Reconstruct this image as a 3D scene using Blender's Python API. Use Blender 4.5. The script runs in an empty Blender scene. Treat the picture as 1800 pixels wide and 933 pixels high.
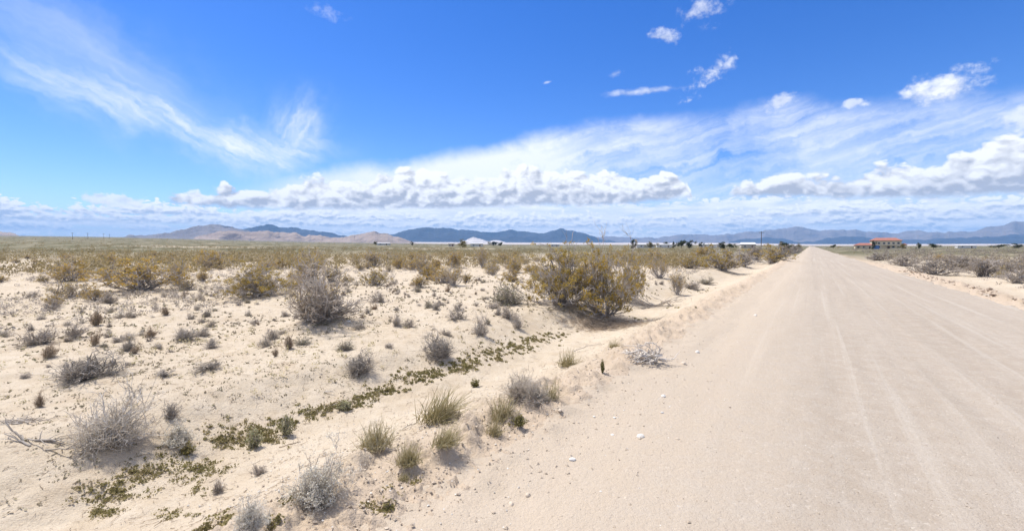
import bpy, math, random
import numpy as np
from mathutils import Vector

random.seed(7)
rng = np.random.default_rng(11)
scene = bpy.context.scene
R = math.radians

# ------------------------------------------------------------------ camera
CAM_H = 2.5
F_PX, CX, CY, HOR = 800.0, 900.0, 466.5, 433.0       # focal length, centre and horizon row of the 1800 x 933 photograph
PITCH = math.atan((CY - HOR) / F_PX)
cam_d = bpy.data.cameras.new('camera')
cam = bpy.data.objects.new('camera', cam_d)
scene.collection.objects.link(cam)
cam.location = (0, 0, CAM_H)
cam.rotation_euler = (math.pi / 2 - PITCH, 0, 0)
cam_d.sensor_width = 36.0
cam_d.lens = F_PX / 1800 * 36.0
cam_d.clip_start = 0.05
cam_d.clip_end = 90000
scene.camera = cam
scene.render.resolution_x, scene.render.resolution_y = 1024, 530

# ------------------------------------------------------------------ sun, exposure
SUN_AZ, SUN_EL = R(-56), R(60)                        # azimuth clockwise from +Y
sun_dir = Vector((math.sin(SUN_AZ) * math.cos(SUN_EL), math.cos(SUN_AZ) * math.cos(SUN_EL), math.sin(SUN_EL)))
sun_d = bpy.data.lights.new('sun', 'SUN')
sun_d.energy = 3.5
sun_d.angle = R(5.0)
sun_d.color = (1.0, 0.955, 0.88)
sun = bpy.data.objects.new('sun', sun_d)
sun.rotation_euler = (-sun_dir).to_track_quat('-Z', 'Y').to_euler()
sun.location = (-60, 30, 90)
scene.collection.objects.link(sun)
scene.view_settings.view_transform = 'Standard'
scene.view_settings.look = 'None'
scene.view_settings.gamma = 1
scene.view_settings.use_curve_mapping = False
EXPO = 0.82
scene.view_settings.exposure = EXPO
scene.render.engine = 'CYCLES'
scene.cycles.max_bounces = 5
scene.cycles.diffuse_bounces = 2
scene.cycles.volume_bounces = 0
scene.cycles.transparent_max_bounces = 8

# ------------------------------------------------------------------ node maths helper
class Nd:
    """a float socket with operators that add Math nodes"""
    tree = None
    def __init__(s, sock): s.s = sock
    @staticmethod
    def m(op, *a, clamp=False):
        n = Nd.tree.nodes.new('ShaderNodeMath'); n.operation = op; n.use_clamp = clamp
        for i, v in enumerate(a):
            if isinstance(v, Nd): Nd.tree.links.new(v.s, n.inputs[i])
            else: n.inputs[i].default_value = v
        return Nd(n.outputs[0])
    def __add__(s, o): return Nd.m('ADD', s, o)
    __radd__ = __add__
    def __sub__(s, o): return Nd.m('SUBTRACT', s, o)
    def __rsub__(s, o): return Nd.m('SUBTRACT', o, s)
    def __mul__(s, o): return Nd.m('MULTIPLY', s, o)
    __rmul__ = __mul__
    def __truediv__(s, o): return Nd.m('DIVIDE', s, o)
    def clamp(s): return Nd.m('ADD', s, 0.0, clamp=True)
    def mx(s, o): return Nd.m('MAXIMUM', s, o)
    def mn(s, o): return Nd.m('MINIMUM', s, o)
    def step(s, a, b):                                # smoothstep
        n = Nd.tree.nodes.new('ShaderNodeMapRange'); n.interpolation_type = 'SMOOTHSTEP'
        Nd.tree.links.new(s.s, n.inputs[0])
        n.inputs[1].default_value = a; n.inputs[2].default_value = b
        n.inputs[3].default_value = 0; n.inputs[4].default_value = 1
        return Nd(n.outputs[0])

def n_vec(x, y, z):
    n = Nd.tree.nodes.new('ShaderNodeCombineXYZ')
    for i, v in enumerate((x, y, z)):
        if isinstance(v, Nd): Nd.tree.links.new(v.s, n.inputs[i])
        else: n.inputs[i].default_value = v
    return n.outputs[0]

def n_noise(vec, scale, detail=4, rough=0.55, dist=0.0, out=0, lac=2.0):
    n = Nd.tree.nodes.new('ShaderNodeTexNoise')
    if vec is not None: Nd.tree.links.new(vec, n.inputs['Vector'])
    n.inputs['Scale'].default_value = scale; n.inputs['Detail'].default_value = detail
    n.inputs['Roughness'].default_value = rough; n.inputs['Distortion'].default_value = dist
    n.inputs['Lacunarity'].default_value = lac
    return Nd(n.outputs[0]) if out == 0 else n.outputs[1]

def n_mix(fac, a, b):
    n = Nd.tree.nodes.new('ShaderNodeMix'); n.data_type = 'RGBA'
    for i, v in ((0, fac), (6, a), (7, b)):
        if isinstance(v, Nd): Nd.tree.links.new(v.s, n.inputs[i])
        elif isinstance(v, bpy.types.NodeSocket): Nd.tree.links.new(v, n.inputs[i])
        elif i == 0: n.inputs[i].default_value = v
        else: n.inputs[i].default_value = tuple(v) + (1,)
    return n.outputs[2]

# ------------------------------------------------------------------ photo rays
def ray(px, py):
    x, y = (px - CX) / F_PX, (CY - py) / F_PX
    c, s = math.cos(PITCH), math.sin(PITCH)
    d = Vector((x, c + y * s, -s + y * c))
    return d.normalized()
def azel(px, py):
    d = ray(px, py)
    return math.degrees(math.atan2(d.x, d.y)), math.degrees(math.asin(d.z))

# ------------------------------------------------------------------ world: Nishita sky with procedural clouds
world = bpy.data.worlds.new('World'); scene.world = world
world.use_nodes = True
wt = world.node_tree; wt.nodes.clear(); Nd.tree = wt
SKY_STR = 0.11
sky = wt.nodes.new('ShaderNodeTexSky'); sky.sky_type = 'NISHITA'; sky.sun_disc = False
sky.sun_elevation = SUN_EL; sky.sun_rotation = SUN_AZ
sky.altitude = 900; sky.air_density = 1.0; sky.dust_density = 0.3; sky.ozone_density = 4.0
tc = wt.nodes.new('ShaderNodeTexCoord')
sep = wt.nodes.new('ShaderNodeSeparateXYZ'); wt.links.new(tc.outputs['Generated'], sep.inputs[0])
dx, dy, dz = (Nd(sep.outputs[i]) for i in range(3))
A = Nd.m('ARCTAN2', dx, dy) * (180 / math.pi)
E = Nd.m('ARCSINE', dz) * (180 / math.pi)
DIR = tc.outputs['Generated']
A0, A1 = -64.0, 64.0
An = ((A - A0) / (A1 - A0)).clamp()

def curve_pts(pts, lo, hi, inp):
    n = wt.nodes.new('ShaderNodeFloatCurve')
    c = n.mapping.curves[0]
    pts = sorted(pts)
    q = [((a - A0) / (A1 - A0), (v - lo) / (hi - lo)) for a, v in pts]
    if q[0][0] > 0.002: q.insert(0, (0.0, q[0][1]))
    if q[-1][0] < 0.998: q.append((1.0, q[-1][1]))
    c.points[0].location = q[0]; c.points[1].location = q[-1]
    for p in q[1:-1]: c.points.new(*p)
    for p in c.points: p.handle_type = 'AUTO_CLAMPED'
    n.mapping.update()
    n.inputs['Factor'].default_value = 1
    wt.links.new(inp.s, n.inputs['Value'])
    return Nd(n.outputs[0]) * (hi - lo) + lo
def px_curve(pts, lo=-2, hi=40):                       # photo outline -> elevation over azimuth
    return curve_pts([azel(*p) for p in pts], lo, hi, An)
def az_curve(pts, lo=0, hi=1):                         # (photo column, value)
    return curve_pts([(azel(x, HOR)[0], v) for x, v in pts], lo, hi, An)

wA = n_noise(DIR, 9, 5, 0.6) - 0.5                     # large soft warp
wB = n_noise(DIR, 30, 3, 0.6) - 0.5
WCOL = n_noise(DIR, 40, 3, 0.6, out=1)

def mapped(scale, off=(0, 0, 0)):
    n = wt.nodes.new('ShaderNodeMapping')
    wt.links.new(DIR, n.inputs['Vector'])
    n.inputs['Scale'].default_value = scale; n.inputs['Location'].default_value = off
    return n.outputs[0]

# -- cirrus
def streaks(angle, along, across, seed, rough=0.62):   # fibrous noise in azimuth / elevation, stretched along a direction
    ca, sa = math.cos(R(angle)), math.sin(R(angle))
    u = A * ca + E * sa
    v = E * ca - A * sa
    return n_noise(n_vec(u * along + wA * 1.5, v * across + wA * 2.6 + wB * 0.8, seed), 1.0, 5, rough)
cen = px_curve([(-150, 60), (20, 105), (150, 170), (280, 212), (400, 255), (480, 268), (540, 262), (600, 262)])
wid = az_curve([(-150, 1.6), (20, 2.0), (150, 2.2), (300, 1.8), (400, 2.0), (500, 2.2), (600, 1.4)], 0, 4)
stg = az_curve([(-200, 0.0), (0, 0.18), (60, 0.42), (200, 0.55), (330, 0.68), (430, 0.85), (530, 0.8), (575, 0.3), (620, 0.06), (700, 0.0)])
q = (E - cen + wA * 5.0 + wB * 2.0) / wid
cir1 = Nd.m('EXPONENT', q * q * -1.0) * stg
st1 = streaks(-22, 0.10, 0.55, 3.1)
st1b = streaks(-30, 0.22, 1.3, 13.1)
cir1 = (cir1 * ((st1 - 0.5) * 2.2 + (st1b - 0.5) * 1.5 + 0.72)).clamp()
def blob(px, py, rx, ry, ang=0, warp=2.0):             # gaussian patch
    a0, e0 = azel(px, py)
    ca, sa = math.cos(R(ang)), math.sin(R(ang))
    u = A - a0 + wA * warp * 1.5; v = E - e0 + wA * warp + wB * warp * 0.6
    uu = (u * ca + v * sa) / rx; vv = (v * ca - u * sa) / ry
    return Nd.m('EXPONENT', (uu * uu + vv * vv) * -1.0)
tuft = (blob(528, 226, 2.4, 2.6, -30, 4.5) * ((streaks(55, 0.25, 0.9, 31.0) - 0.5) * 2.4 + 0.62)).clamp() * 0.8
veil = blob(180, 110, 11, 3.0, -26, 4.0) * streaks(-26, 0.08, 0.6, 8.0) * 0.55
# wedge of cirrus that widens to the right
w_top = px_curve([(300, 330), (470, 306), (600, 285), (780, 266), (880, 244), (950, 226), (1050, 208), (1180, 198), (1300, 180), (1400, 166), (1500, 170), (1650, 158), (1800, 150), (2000, 135)])
w_s = az_curve([(250, 0.0), (450, 0.25), (560, 0.85), (800, 1.0), (1000, 0.95), (1200, 0.85), (1500, 0.85), (1800, 0.9)])
st2 = streaks(9, 0.075, 0.62, 5.7)
st3 = streaks(13, 0.16, 1.5, 15.7, 0.6)
dtop = w_top - E + wA * 2.2 + wB * 0.8
depth_fac = az_curve([(400, 1.0), (850, 1.0), (960, 0.62), (1100, 0.5), (1300, 0.42), (1800, 0.42)])
wedge = dtop.step(-0.3, 2.2) * w_s * (depth_fac * 0.95 + (st2 - 0.5) * (2.3 - depth_fac * 1.3) + (st3 - 0.5) * 0.5 + wA * 1.3 + 0.10).clamp()
ev = ((n_noise(mapped((1.0, 2.2, 1.0), (4, 2, 1)), 2.2, 5, 0.6) - 0.36).step(0, 0.28) * 0.85 + 0.1) * E.step(29, 46).mx((A.step(-70, -110).mx(A.step(70, 110))) * E.step(4, 12))  # unseen cirrus overhead and behind, cover raised to lift and whiten fill light
cirrus = cir1.mx(tuft).mx(veil).mx(wedge).mx(ev).clamp() * E.step(1.0, 3.0)

# -- cumulus
def billow(vec, scale, seed_off):
    b = 0.0                                            # rounded lumps with sharp creases, three sizes
    for k, a in ((1.0, 1.7), (2.1, 0.95), (4.4, 0.5)):
        b = Nd.m('ABSOLUTE', n_noise(vec, scale * k, 0, 0.5) - 0.5) * a + b
    return b
def warped(scale, off, amt):
    n = wt.nodes.new('ShaderNodeVectorMath'); n.operation = 'MULTIPLY_ADD'
    wt.links.new(WCOL, n.inputs[0])
    n.inputs[1].default_value = (amt,) * 3
    wt.links.new(mapped(scale, off), n.inputs[2])
    return n.outputs[0]
SH = 0.009                                             # shift towards the sun for self-shading
b1 = billow(warped((1, 1, 1.5), (0, 0, 0), 0.014), 17, 0)
b1s = billow(warped((1, 1, 1.5), (-SH * 0.8, 0, SH * 1.3), 0.014), 17, 0)
nfine = n_noise(DIR, 90, 5, 0.65) - 0.5
nmid = n_noise(mapped((1, 1, 1.6)), 22, 5, 0.6) - 0.5
nmids = n_noise(mapped((1, 1, 1.6), (-SH * 0.8, 0, SH * 1.6)), 22, 5, 0.6) - 0.5
CW = 1.25 / SKY_STR / 2 ** EXPO                        # radiance that renders as white cloud
def bank(top, base, amp=1.3, soft=0.5, thin=1.0, gloom=1.0):
    T = top + (b1 - 0.45) * amp * 1.5 + nfine * 0.55 + nmid * amp * 0.5
    dens = (T - E).step(0.0, soft) * (E - base + nmid * 1.3 + nfine * 0.5).step(-0.25, 0.45)
    hf = ((E - base) / (T - base + 0.3)).clamp()
    relief = (b1 - b1s) * 2.2 + (nmid - nmids) * 1.6 + nfine * 0.18
    lit = (hf.step(-0.05, 0.75) * 0.92 + 0.04 + relief * 0.9 + (n_noise(DIR, 8, 2) - 0.5) * 0.7).clamp()
    col = n_mix(lit, (CW * 0.46 * gloom, CW * 0.475 * gloom, CW * 0.53 * gloom), (CW * 1.0, CW * 1.0, CW * 1.0))
    return dens * thin, col

# far layered deck just above the mountains
def lumps(off):
    return billow(warped((1, 1, 2.2), off, 0.006), 52, 0)
b2 = lumps((0, 0, 0)); b2s = lumps((-0.004, 0, 0.009))
l1 = n_noise(mapped((1, 1, 6.0)), 13, 5, 0.6)
deck_top = px_curve([(-300, 366), (0, 366), (200, 372), (330, 370), (500, 364), (800, 358), (1200, 352), (1300, 345), (1500, 346), (1800, 345), (2100, 345)], -2, 12)
deck = (deck_top - E + (b2 - 0.4) * 1.2 + nfine * 0.6 + (l1 - 0.5) * 1.5).step(0.0, 0.4) * ((l1 - 0.40).step(-0.06, 0.14) * 0.38 + 0.62)
deck_c = n_mix((0.55 + (l1 - 0.5) * 2.2).clamp(), (CW * 0.70, CW * 0.76, CW * 0.87), (CW * 1.08, CW * 1.09, CW * 1.10))
def row(e0, hgt, seed, cover, gloom):
    run = n_noise(n_vec(dx * 1.0, dy * 1.0, seed), 7.0, 4, 0.62)
    base = e0 + (n_noise(n_vec(dx, dy, seed + 3.3), 3.0, 2) - 0.5) * 0.7
    T = base + (run - cover) * hgt * 5.0 + (b2 - 0.35) * 1.6 + nfine * 0.5
    dens = (T - E).step(0.0, 0.28) * (E - base + nmid * 0.8 + nfine * 0.35).step(-0.2, 0.25)
    hf = ((E - base) / ((T - base).mx(0.2))).clamp()
    lit = (hf.step(0.0, 0.7) * 0.8 + 0.22 + (b2 - b2s) * 1.5 + nfine * 0.25 + nmid * 0.5).clamp()
    return dens, n_mix(lit, (CW * 0.50 * gloom, CW * 0.56 * gloom, CW * 0.68 * gloom), (CW * 1.08, CW * 1.08, CW * 1.07))
rows = [row(0.8, 1.0, 2.0, 0.38, 1.1), row(1.5, 1.1, 5.0, 0.37, 1.02), row(2.3, 1.35, 9.0, 0.33, 1.05), row(3.1, 1.5, 14.0, 0.38, 1.05)]

top1 = px_curve([(265, 362), (292, 346), (320, 328), (360, 334), (400, 322), (440, 330), (500, 322), (560, 308), (620, 312), (690, 300), (735, 290), (790, 304), (850, 306), (900, 291), (950, 289), (1000, 294), (1060, 300), (1110, 304), (1160, 300), (1200, 306), (1216, 330), (1226, 372), (1500, 395)], -2, 16)
base1 = px_curve([(265, 354), (300, 360), (450, 367), (600, 368), (760, 366), (900, 363), (1050, 360), (1150, 354), (1226, 345)], -2, 16)
top3 = px_curve([(1230, 372), (1272, 345), (1300, 322), (1345, 306), (1390, 300), (1425, 312), (1480, 308), (1530, 294), (1580, 283), (1630, 292), (1680, 268), (1720, 248), (1760, 240), (1810, 244), (1900, 250), (2100, 290)], -2, 16)
base3 = px_curve([(1230, 340), (1300, 345), (1500, 347), (1700, 345), (1800, 340), (2100, 345)], -2, 16)
d1, c1 = bank(top1, base1)
d1 = d1 * A.step(-37.6, -36.2) * A.step(22.5, 21.3)
d3, c3 = bank(top3, base3, 1.3)
d3 = d3 * A.step(24.3, 26.2)
# behind the camera the same kind of banks go on
gtop = 5.0 + (n_noise(DIR, 3.0, 3, 0.5) - 0.45) * 9.0
d4, c4 = bank(gtop, 4.6 + nmid * 0.5, 1.3)
d4 = d4 * A.step(-66, -80).mx(A.step(66, 80))

def puff(px, py, rx, ry, ang=0, thin=1.0, rag=1.0, lo=0.3):
    a0, e0 = azel(px, py)
    ca, sa = math.cos(R(ang)), math.sin(R(ang))
    u = A - a0; v = E - e0
    uu = (u * ca + v * sa) / rx; vv = (v * ca - u * sa) / ry
    rr = Nd.m('SQRT', uu * uu + vv * vv)
    f = 1.0 - rr + (b1 - 0.5) * 0.55 * rag + nmid * 1.3 * rag + nfine * 0.9 * rag
    lit = (0.72 + vv * 0.35 + (nmid - nmids) * 3.0 + (b1 - b1s) * 1.2).clamp()
    return f.step(0.08, 0.08 + lo) * thin, n_mix(lit, (CW * 0.62, CW * 0.65, CW * 0.72), (CW, CW, CW))
puffs = [puff(200, 352, 3.0, 0.9, 0, 0.85), puff(1253, 130, 3.5, 1.7, 34, 0.8, 1.3, 0.9), puff(1655, 154, 4.2, 2.0, 0, 0.88, 1.0, 0.8),
         puff(1240, 14, 4.2, 2.2, 0, 0.55, 1.7, 1.3), puff(560, 18, 2.6, 1.3, 0, 0.35, 1.7, 1.2), puff(1165, 64, 2.6, 0.9, -15, 0.6, 1.4, 1.0),
         puff(1130, 161, 6.5, 0.6, 0, 0.55, 1.0, 1.0), puff(1372, 178, 2.0, 0.9, 20, 0.6, 1.2, 0.7), puff(1495, 182, 1.6, 0.7, 0, 0.6, 1.2, 0.6),
         puff(962, 145, 0.8, 0.22, 10, 0.4, 0.8, 0.8), puff(1795, 205, 2.6, 1.6, 0, 0.6, 1.2, 0.7), puff(1085, 128, 1.5, 0.5, 10, 0.3, 1.2, 0.9)]

hsv = wt.nodes.new('ShaderNodeHueSaturation')
hsv.inputs['Hue'].default_value = 0.514; hsv.inputs['Saturation'].default_value = 1.335; hsv.inputs['Value'].default_value = 0.93
wt.links.new(sky.outputs[0], hsv.inputs['Color'])
tint = wt.nodes.new('ShaderNodeMix'); tint.data_type = 'RGBA'; tint.blend_type = 'MULTIPLY'; tint.inputs[0].default_value = 1
wt.links.new(hsv.outputs[0], tint.inputs[6]); tint.inputs[7].default_value = (.97, .955, 1.0, 1)
col = tint.outputs[2]
col = n_mix(cirrus * 0.93, col, (CW * 0.95, CW * 0.97, CW * 1.0))
col = n_mix(deck, col, deck_c)
for d, c in rows + [(d4, c4), (d3, c3), (d1, c1)] + puffs:
    col = n_mix(d.clamp(), col, c)
below = E.step(-0.2, -1.5)
col = n_mix(below, col, (CW * 0.40, CW * 0.36, CW * 0.30))
bg = wt.nodes.new('ShaderNodeBackground'); bg.inputs['Strength'].default_value = SKY_STR
wt.links.new(col, bg.inputs['Color'])
wo = wt.nodes.new('ShaderNodeOutputWorld'); wt.links.new(bg.outputs[0], wo.inputs['Surface'])
world.cycles.sampling_method = 'NONE'

# ================================================================== numpy noise
def _hash(ix, iy, seed):
    h = (ix.astype(np.int64) * 374761393 + iy.astype(np.int64) * 668265263 + seed * 982451653) & 0xFFFFFFFF
    h = ((h ^ (h >> 13)) * 1274126177) & 0xFFFFFFFF
    return ((h ^ (h >> 16)) & 0xFFFFFF) / float(0xFFFFFF)
def vnoise(x, y, seed=0):
    x = np.asarray(x, float); y = np.asarray(y, float)
    ix, iy = np.floor(x), np.floor(y)
    fx, fy = x - ix, y - iy
    fx = fx * fx * fx * (fx * (fx * 6 - 15) + 10); fy = fy * fy * fy * (fy * (fy * 6 - 15) + 10)
    a, b = _hash(ix, iy, seed), _hash(ix + 1, iy, seed)
    c, d = _hash(ix, iy + 1, seed), _hash(ix + 1, iy + 1, seed)
    return (a + (b - a) * fx) * (1 - fy) + (c + (d - c) * fx) * fy - 0.5
def fbm(x, y, seed=0, oct=4, gain=0.5):
    s, a, f = 0, 1.0, 1.0
    for i in range(oct):
        s = s + a * vnoise(x * f + i * 17.3, y * f - i * 9.1, seed + i); a *= gain; f *= 2.03
    return s
def sstep(x, a, b):
    t = np.clip((x - a) / (b - a), 0, 1); return t * t * (3 - 2 * t)

# ================================================================== terrain
RTH = math.atan((1425 - CX) / F_PX)                    # the road runs 33 degrees to the right of the view
RC, RS = math.cos(RTH), math.sin(RTH)
def road_st(x, y): return x * RS + y * RC, x * RC - y * RS          # along, across (right positive)
def road_xy(s, t): return s * RS + t * RC, s * RC - t * RS
_kt = np.array([-200, -14, -10.5, -8.6, -7.6, -6.7, -5.8, -5.0, -4.1, -3.5, -3.0, -2.0, 2, 6.2, 7.0, 7.7, 8.4, 9.6, 12, 200])
_kz = np.array([0.05, 0.02, 0.0, -.03, -.36, -.56, -.50, -.34, .02, .17, .09, .0, .035, .0, .03, .12, .05, -.10, -.02, 0.05])
_tt = np.linspace(-30, 30, 3001)
_zz = np.interp(_tt, _kt, _kz); _k = np.exp(-np.linspace(-2.5, 2.5, 61) ** 2); _zz = np.convolve(np.pad(_zz, 30, 'edge'), _k / _k.sum(), 'valid')
_saz = np.array([-180, -75] + [azel(x, HOR)[0] for x in (0, 200, 350, 500, 700, 900, 1300, 1425, 1800)] + [75, 180], float)
_sel = np.array([0.0, .022] + [math.tan(R(azel(x, y)[1])) for x, y in ((0, 413), (200, 415.5), (350, 419.5), (500, 423.5), (700, 427), (900, 429.2), (1300, 430), (1425, 431.5), (1800, 431))] + [.002, 0.0])
_faz = np.array([-180.] + [azel(x, HOR)[0] for x in (420, 620, 720, 900, 1150, 1300, 1425, 1800)] + [70, 180])
_fsl = np.array([0, 0, .007, .0105, .0115, .0115, .0095, .0065, .006, .004, 0])
MOUNDS = []
def H(x, y):
    x = np.asarray(x, float); y = np.asarray(y, float)
    s, t = road_st(x, y)
    r = np.hypot(x, y)
    edge = np.exp(-((np.abs(t - 2) - 6.5) / 4.0) ** 2)
    tw = t + (vnoise(s * 0.22, t * 0.1, 3) * 1.1 + vnoise(s * 0.9, t * 0.5, 4) * 0.35) * edge
    z = np.interp(np.clip(tw, -29.9, 29.9), _tt, _zz)
    off = sstep(np.abs(t - 2), 4.6, 6.5)               # 0 on the road
    wild = sstep(np.abs(t - 1.5), 8.0, 14.0)
    z = z + off * (fbm(x * 0.7, y * 0.7, 21, 4) * 0.07 + fbm(x * 4, y * 4, 31, 3) * 0.03) + wild * fbm(x * 0.12, y * 0.12, 41, 3) * 0.34
    bank_ = np.exp(-((t + 3.7) / 0.8) ** 2) + 1.3 * np.exp(-((t - 7.6) / 0.6) ** 2)
    z = z + bank_ * np.maximum(fbm(x * 3.5, y * 3.5, 51, 4, 0.6), -0.1) * 0.26
    z = z + (1 - off) * (fbm(s * 0.15, t * 1.6, 61, 3) * 0.03 + fbm(x * 2.2, y * 2.2, 71, 3) * 0.014)
    wand = vnoise(s * 0.05, s * 0 + 2.0, 111) * 0.5
    for tc_, dp_ in ((0.5, .016), (2.15, .018), (3.5, .012), (5.1, .014)):
        g_ = (t - tc_ - wand) / 0.2
        z = z + (1 - off) * dp_ * (0.6 * np.exp(-((np.abs(g_) - 1.7) / 0.5) ** 2) - np.exp(-g_ * g_)) * (0.7 + vnoise(s * 0.6, t * 0.2, 113))
    # small washed-out lip in the road edge near the camera
    cy = 4.62 + fbm(x * 2.2, x * 0.3, 81, 4, 0.6) * 0.42 - 0.10 * (x + 0.3)
    lip = sstep(x, -1.1, -0.75) * (1 - sstep(x, 0.0, 0.25))
    z = z - lip * 0.055 * (1 - sstep(y - cy, -0.012, 0.012)) * sstep(y - cy, -0.55, -0.05)
    for mx, my, mr, mh in MOUNDS:
        d2 = (x - mx) ** 2 + (y - my) ** 2
        if np.ndim(d2) == 0:
            if d2 < 9 * mr * mr: z = z + mh * math.exp(-d2 / (mr * mr))
        else:
            k_ = d2 < 9 * mr * mr
            if k_.any(): z[k_] += mh * np.exp(-d2[k_] / (mr * mr))
    az = np.degrees(np.arctan2(x, y))
    sl = np.interp(az, _saz, _sel)
    rise = sl * (np.clip(r, 0, 4500) - 150 * np.tanh(np.clip(r, 0, 4500) / 150)) + (0.35 * sl + np.interp(az, _faz, _fsl)) * np.clip(r - 4500, 0, 4500)
    far = sstep(r, 150, 500)
    z = z + rise + far * fbm(x * 0.006, y * 0.006, 91, 3) * 2.2 * np.clip(sl / 0.012, 0.05, 1)
    return z
def at(px, py):
    """first point of the terrain along a photo ray"""
    d = ray(px, py)
    tq = np.geomspace(1.5, 4500, 160)
    for it in range(3):
        z = CAM_H + d.z * tq - H(d.x * tq, d.y * tq)
        i = np.argmax(z < 0)
        if z[i] >= 0: i = len(tq) - 1
        i = max(i, 1); lo_, hi_ = tq[i - 1], tq[i]
        if it < 2: tq = np.linspace(lo_, hi_, 30)
    f = z[i - 1] / (z[i - 1] - z[i] + 1e-9)
    q_ = lo_ + (hi_ - lo_) * min(max(f, 0), 1)
    x, y = d.x * q_, d.y * q_
    return Vector((x, y, float(H(x, y))))
def depth(p): return p.y
def px_m(n, p): return n * depth(p) / F_PX              # photo pixels -> metres at a point

# ================================================================== mesh helpers
def link(o): scene.collection.objects.link(o); return o
def np_mesh(name, V, F, mats, midx=None, smooth=False):
    """V (n,3); F (m,k) one face size, or a list of such arrays"""
    Fs = F if isinstance(F, list) else [F]
    me = bpy.data.meshes.new(name)
    V = np.ascontiguousarray(V, np.float32)
    me.vertices.add(len(V)); me.vertices.foreach_set('co', V.ravel())
    tot = np.concatenate([np.full(len(f), f.shape[1], np.int32) for f in Fs])
    idx = np.concatenate([f.ravel() for f in Fs]).astype(np.int32)
    me.loops.add(len(idx)); me.loops.foreach_set('vertex_index', idx)
    me.polygons.add(len(tot))
    st = np.concatenate([[0], np.cumsum(tot)[:-1]]).astype(np.int32)
    me.polygons.foreach_set('loop_start', st); me.polygons.foreach_set('loop_total', tot)
    for m in (mats if isinstance(mats, (list, tuple)) else [mats]): me.materials.append(m)
    if midx is not None: me.polygons.foreach_set('material_index', np.asarray(midx, np.int32))
    me.polygons.foreach_set('use_smooth', np.full(len(tot), smooth))
    me.update(calc_edges=True)
    return me
def unit(v): return v / np.maximum(np.linalg.norm(v, axis=-1, keepdims=True), 1e-9)
def tubes(P, Rr, sides=3, rg=rng):
    """P (n,k,3) paths, Rr (n,k) radii -> verts, quads"""
    n, k, _ = P.shape
    T = np.empty_like(P); T[:, 1:-1] = P[:, 2:] - P[:, :-2]; T[:, 0] = P[:, 1] - P[:, 0]; T[:, -1] = P[:, -1] - P[:, -2]
    T = unit(T)
    ref = unit(rg.normal(size=(n, 1, 3))) + np.zeros_like(P)
    N1 = unit(np.cross(T, ref)); N2 = np.cross(T, N1)
    a = np.arange(sides) * 2 * math.pi / sides
    V = P[:, :, None, :] + Rr[:, :, None, None] * (np.cos(a)[None, None, :, None] * N1[:, :, None, :] + np.sin(a)[None, None, :, None] * N2[:, :, None, :])
    V = V.reshape(-1, 3)
    base = (np.arange(n) * k * sides)[:, None, None] + (np.arange(k - 1) * sides)[None, :, None]
    j = np.arange(sides); j2 = (j + 1) % sides
    F = np.stack([base + j, base + j2, base + sides + j2, base + sides + j], -1).reshape(-1, 4)
    return V, F
def leaves(C, size, rg=rng, aspect=0.6, up=0.0):
    """one rhombic quad for each centre"""
    n = len(C)
    d = rg.normal(size=(n, 3)); d[:, 2] += up; d = unit(d)
    e = unit(np.cross(d, rg.normal(size=(n, 3))))
    L = (size * rg.uniform(0.6, 1.4, n))[:, None]
    V = np.stack([C - d * L * 0.5, C + e * L * 0.5 * aspect, C + d * L * 0.5, C - e * L * 0.5 * aspect], 1).reshape(-1, 3)
    F = (np.arange(n) * 4)[:, None] + np.arange(4)
    return V, F
def join(parts):
    Vs, Fs, off = [], [], 0
    for V, F in parts:
        Vs.append(V); Fs.append(F + off); off += len(V)
    return np.concatenate(Vs), np.concatenate(Fs)

def tag(o, label=None, cat=None, group=None, kind=None):
    if label: o['label'] = label
    if cat: o['category'] = cat
    if group: o['group'] = group
    if kind: o['kind'] = kind
    return o
def mobj(name, me, parent=None, loc=None):
    o = bpy.data.objects.new(name, me); link(o)
    if parent: o.parent = parent
    if loc is not None: o.location = loc
    return o
def empty(name, loc, rz=0):
    o = bpy.data.objects.new(name, None); o.empty_display_size = 0.3; link(o)
    o.location = loc; o.rotation_euler = (0, 0, rz); return o

# ================================================================== materials
def new_mat(name):
    m = bpy.data.materials.new(name); m.use_nodes = True
    nt = m.node_tree; nt.nodes.clear(); Nd.tree = nt
    out = nt.nodes.new('ShaderNodeOutputMaterial')
    return m, nt, out
def principled(nt, out, col, rough=0.9, spec=0.2, bump=None, bstr=0.4, bdist=0.02):
    p = nt.nodes.new('ShaderNodeBsdfPrincipled')
    if isinstance(col, bpy.types.NodeSocket): nt.links.new(col, p.inputs['Base Color'])
    else: p.inputs['Base Color'].default_value = tuple(col) + (1,)
    if isinstance(rough, Nd): nt.links.new(rough.s, p.inputs['Roughness'])
    else: p.inputs['Roughness'].default_value = rough
    p.inputs['Specular IOR Level'].default_value = spec
    if bump is not None:
        b = nt.nodes.new('ShaderNodeBump'); b.inputs['Strength'].default_value = bstr; b.inputs['Distance'].default_value = bdist
        nt.links.new(bump.s, b.inputs['Height']); nt.links.new(b.outputs[0], p.inputs['Normal'])
    nt.links.new(p.outputs[0], out.inputs['Surface'])
    return p
def geo_pos(nt):
    g = nt.nodes.new('ShaderNodeNewGeometry'); return g.outputs['Position'], g.outputs['Random Per Island']
def obj_rand(nt): return nt.nodes.new('ShaderNodeObjectInfo').outputs['Random']

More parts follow.
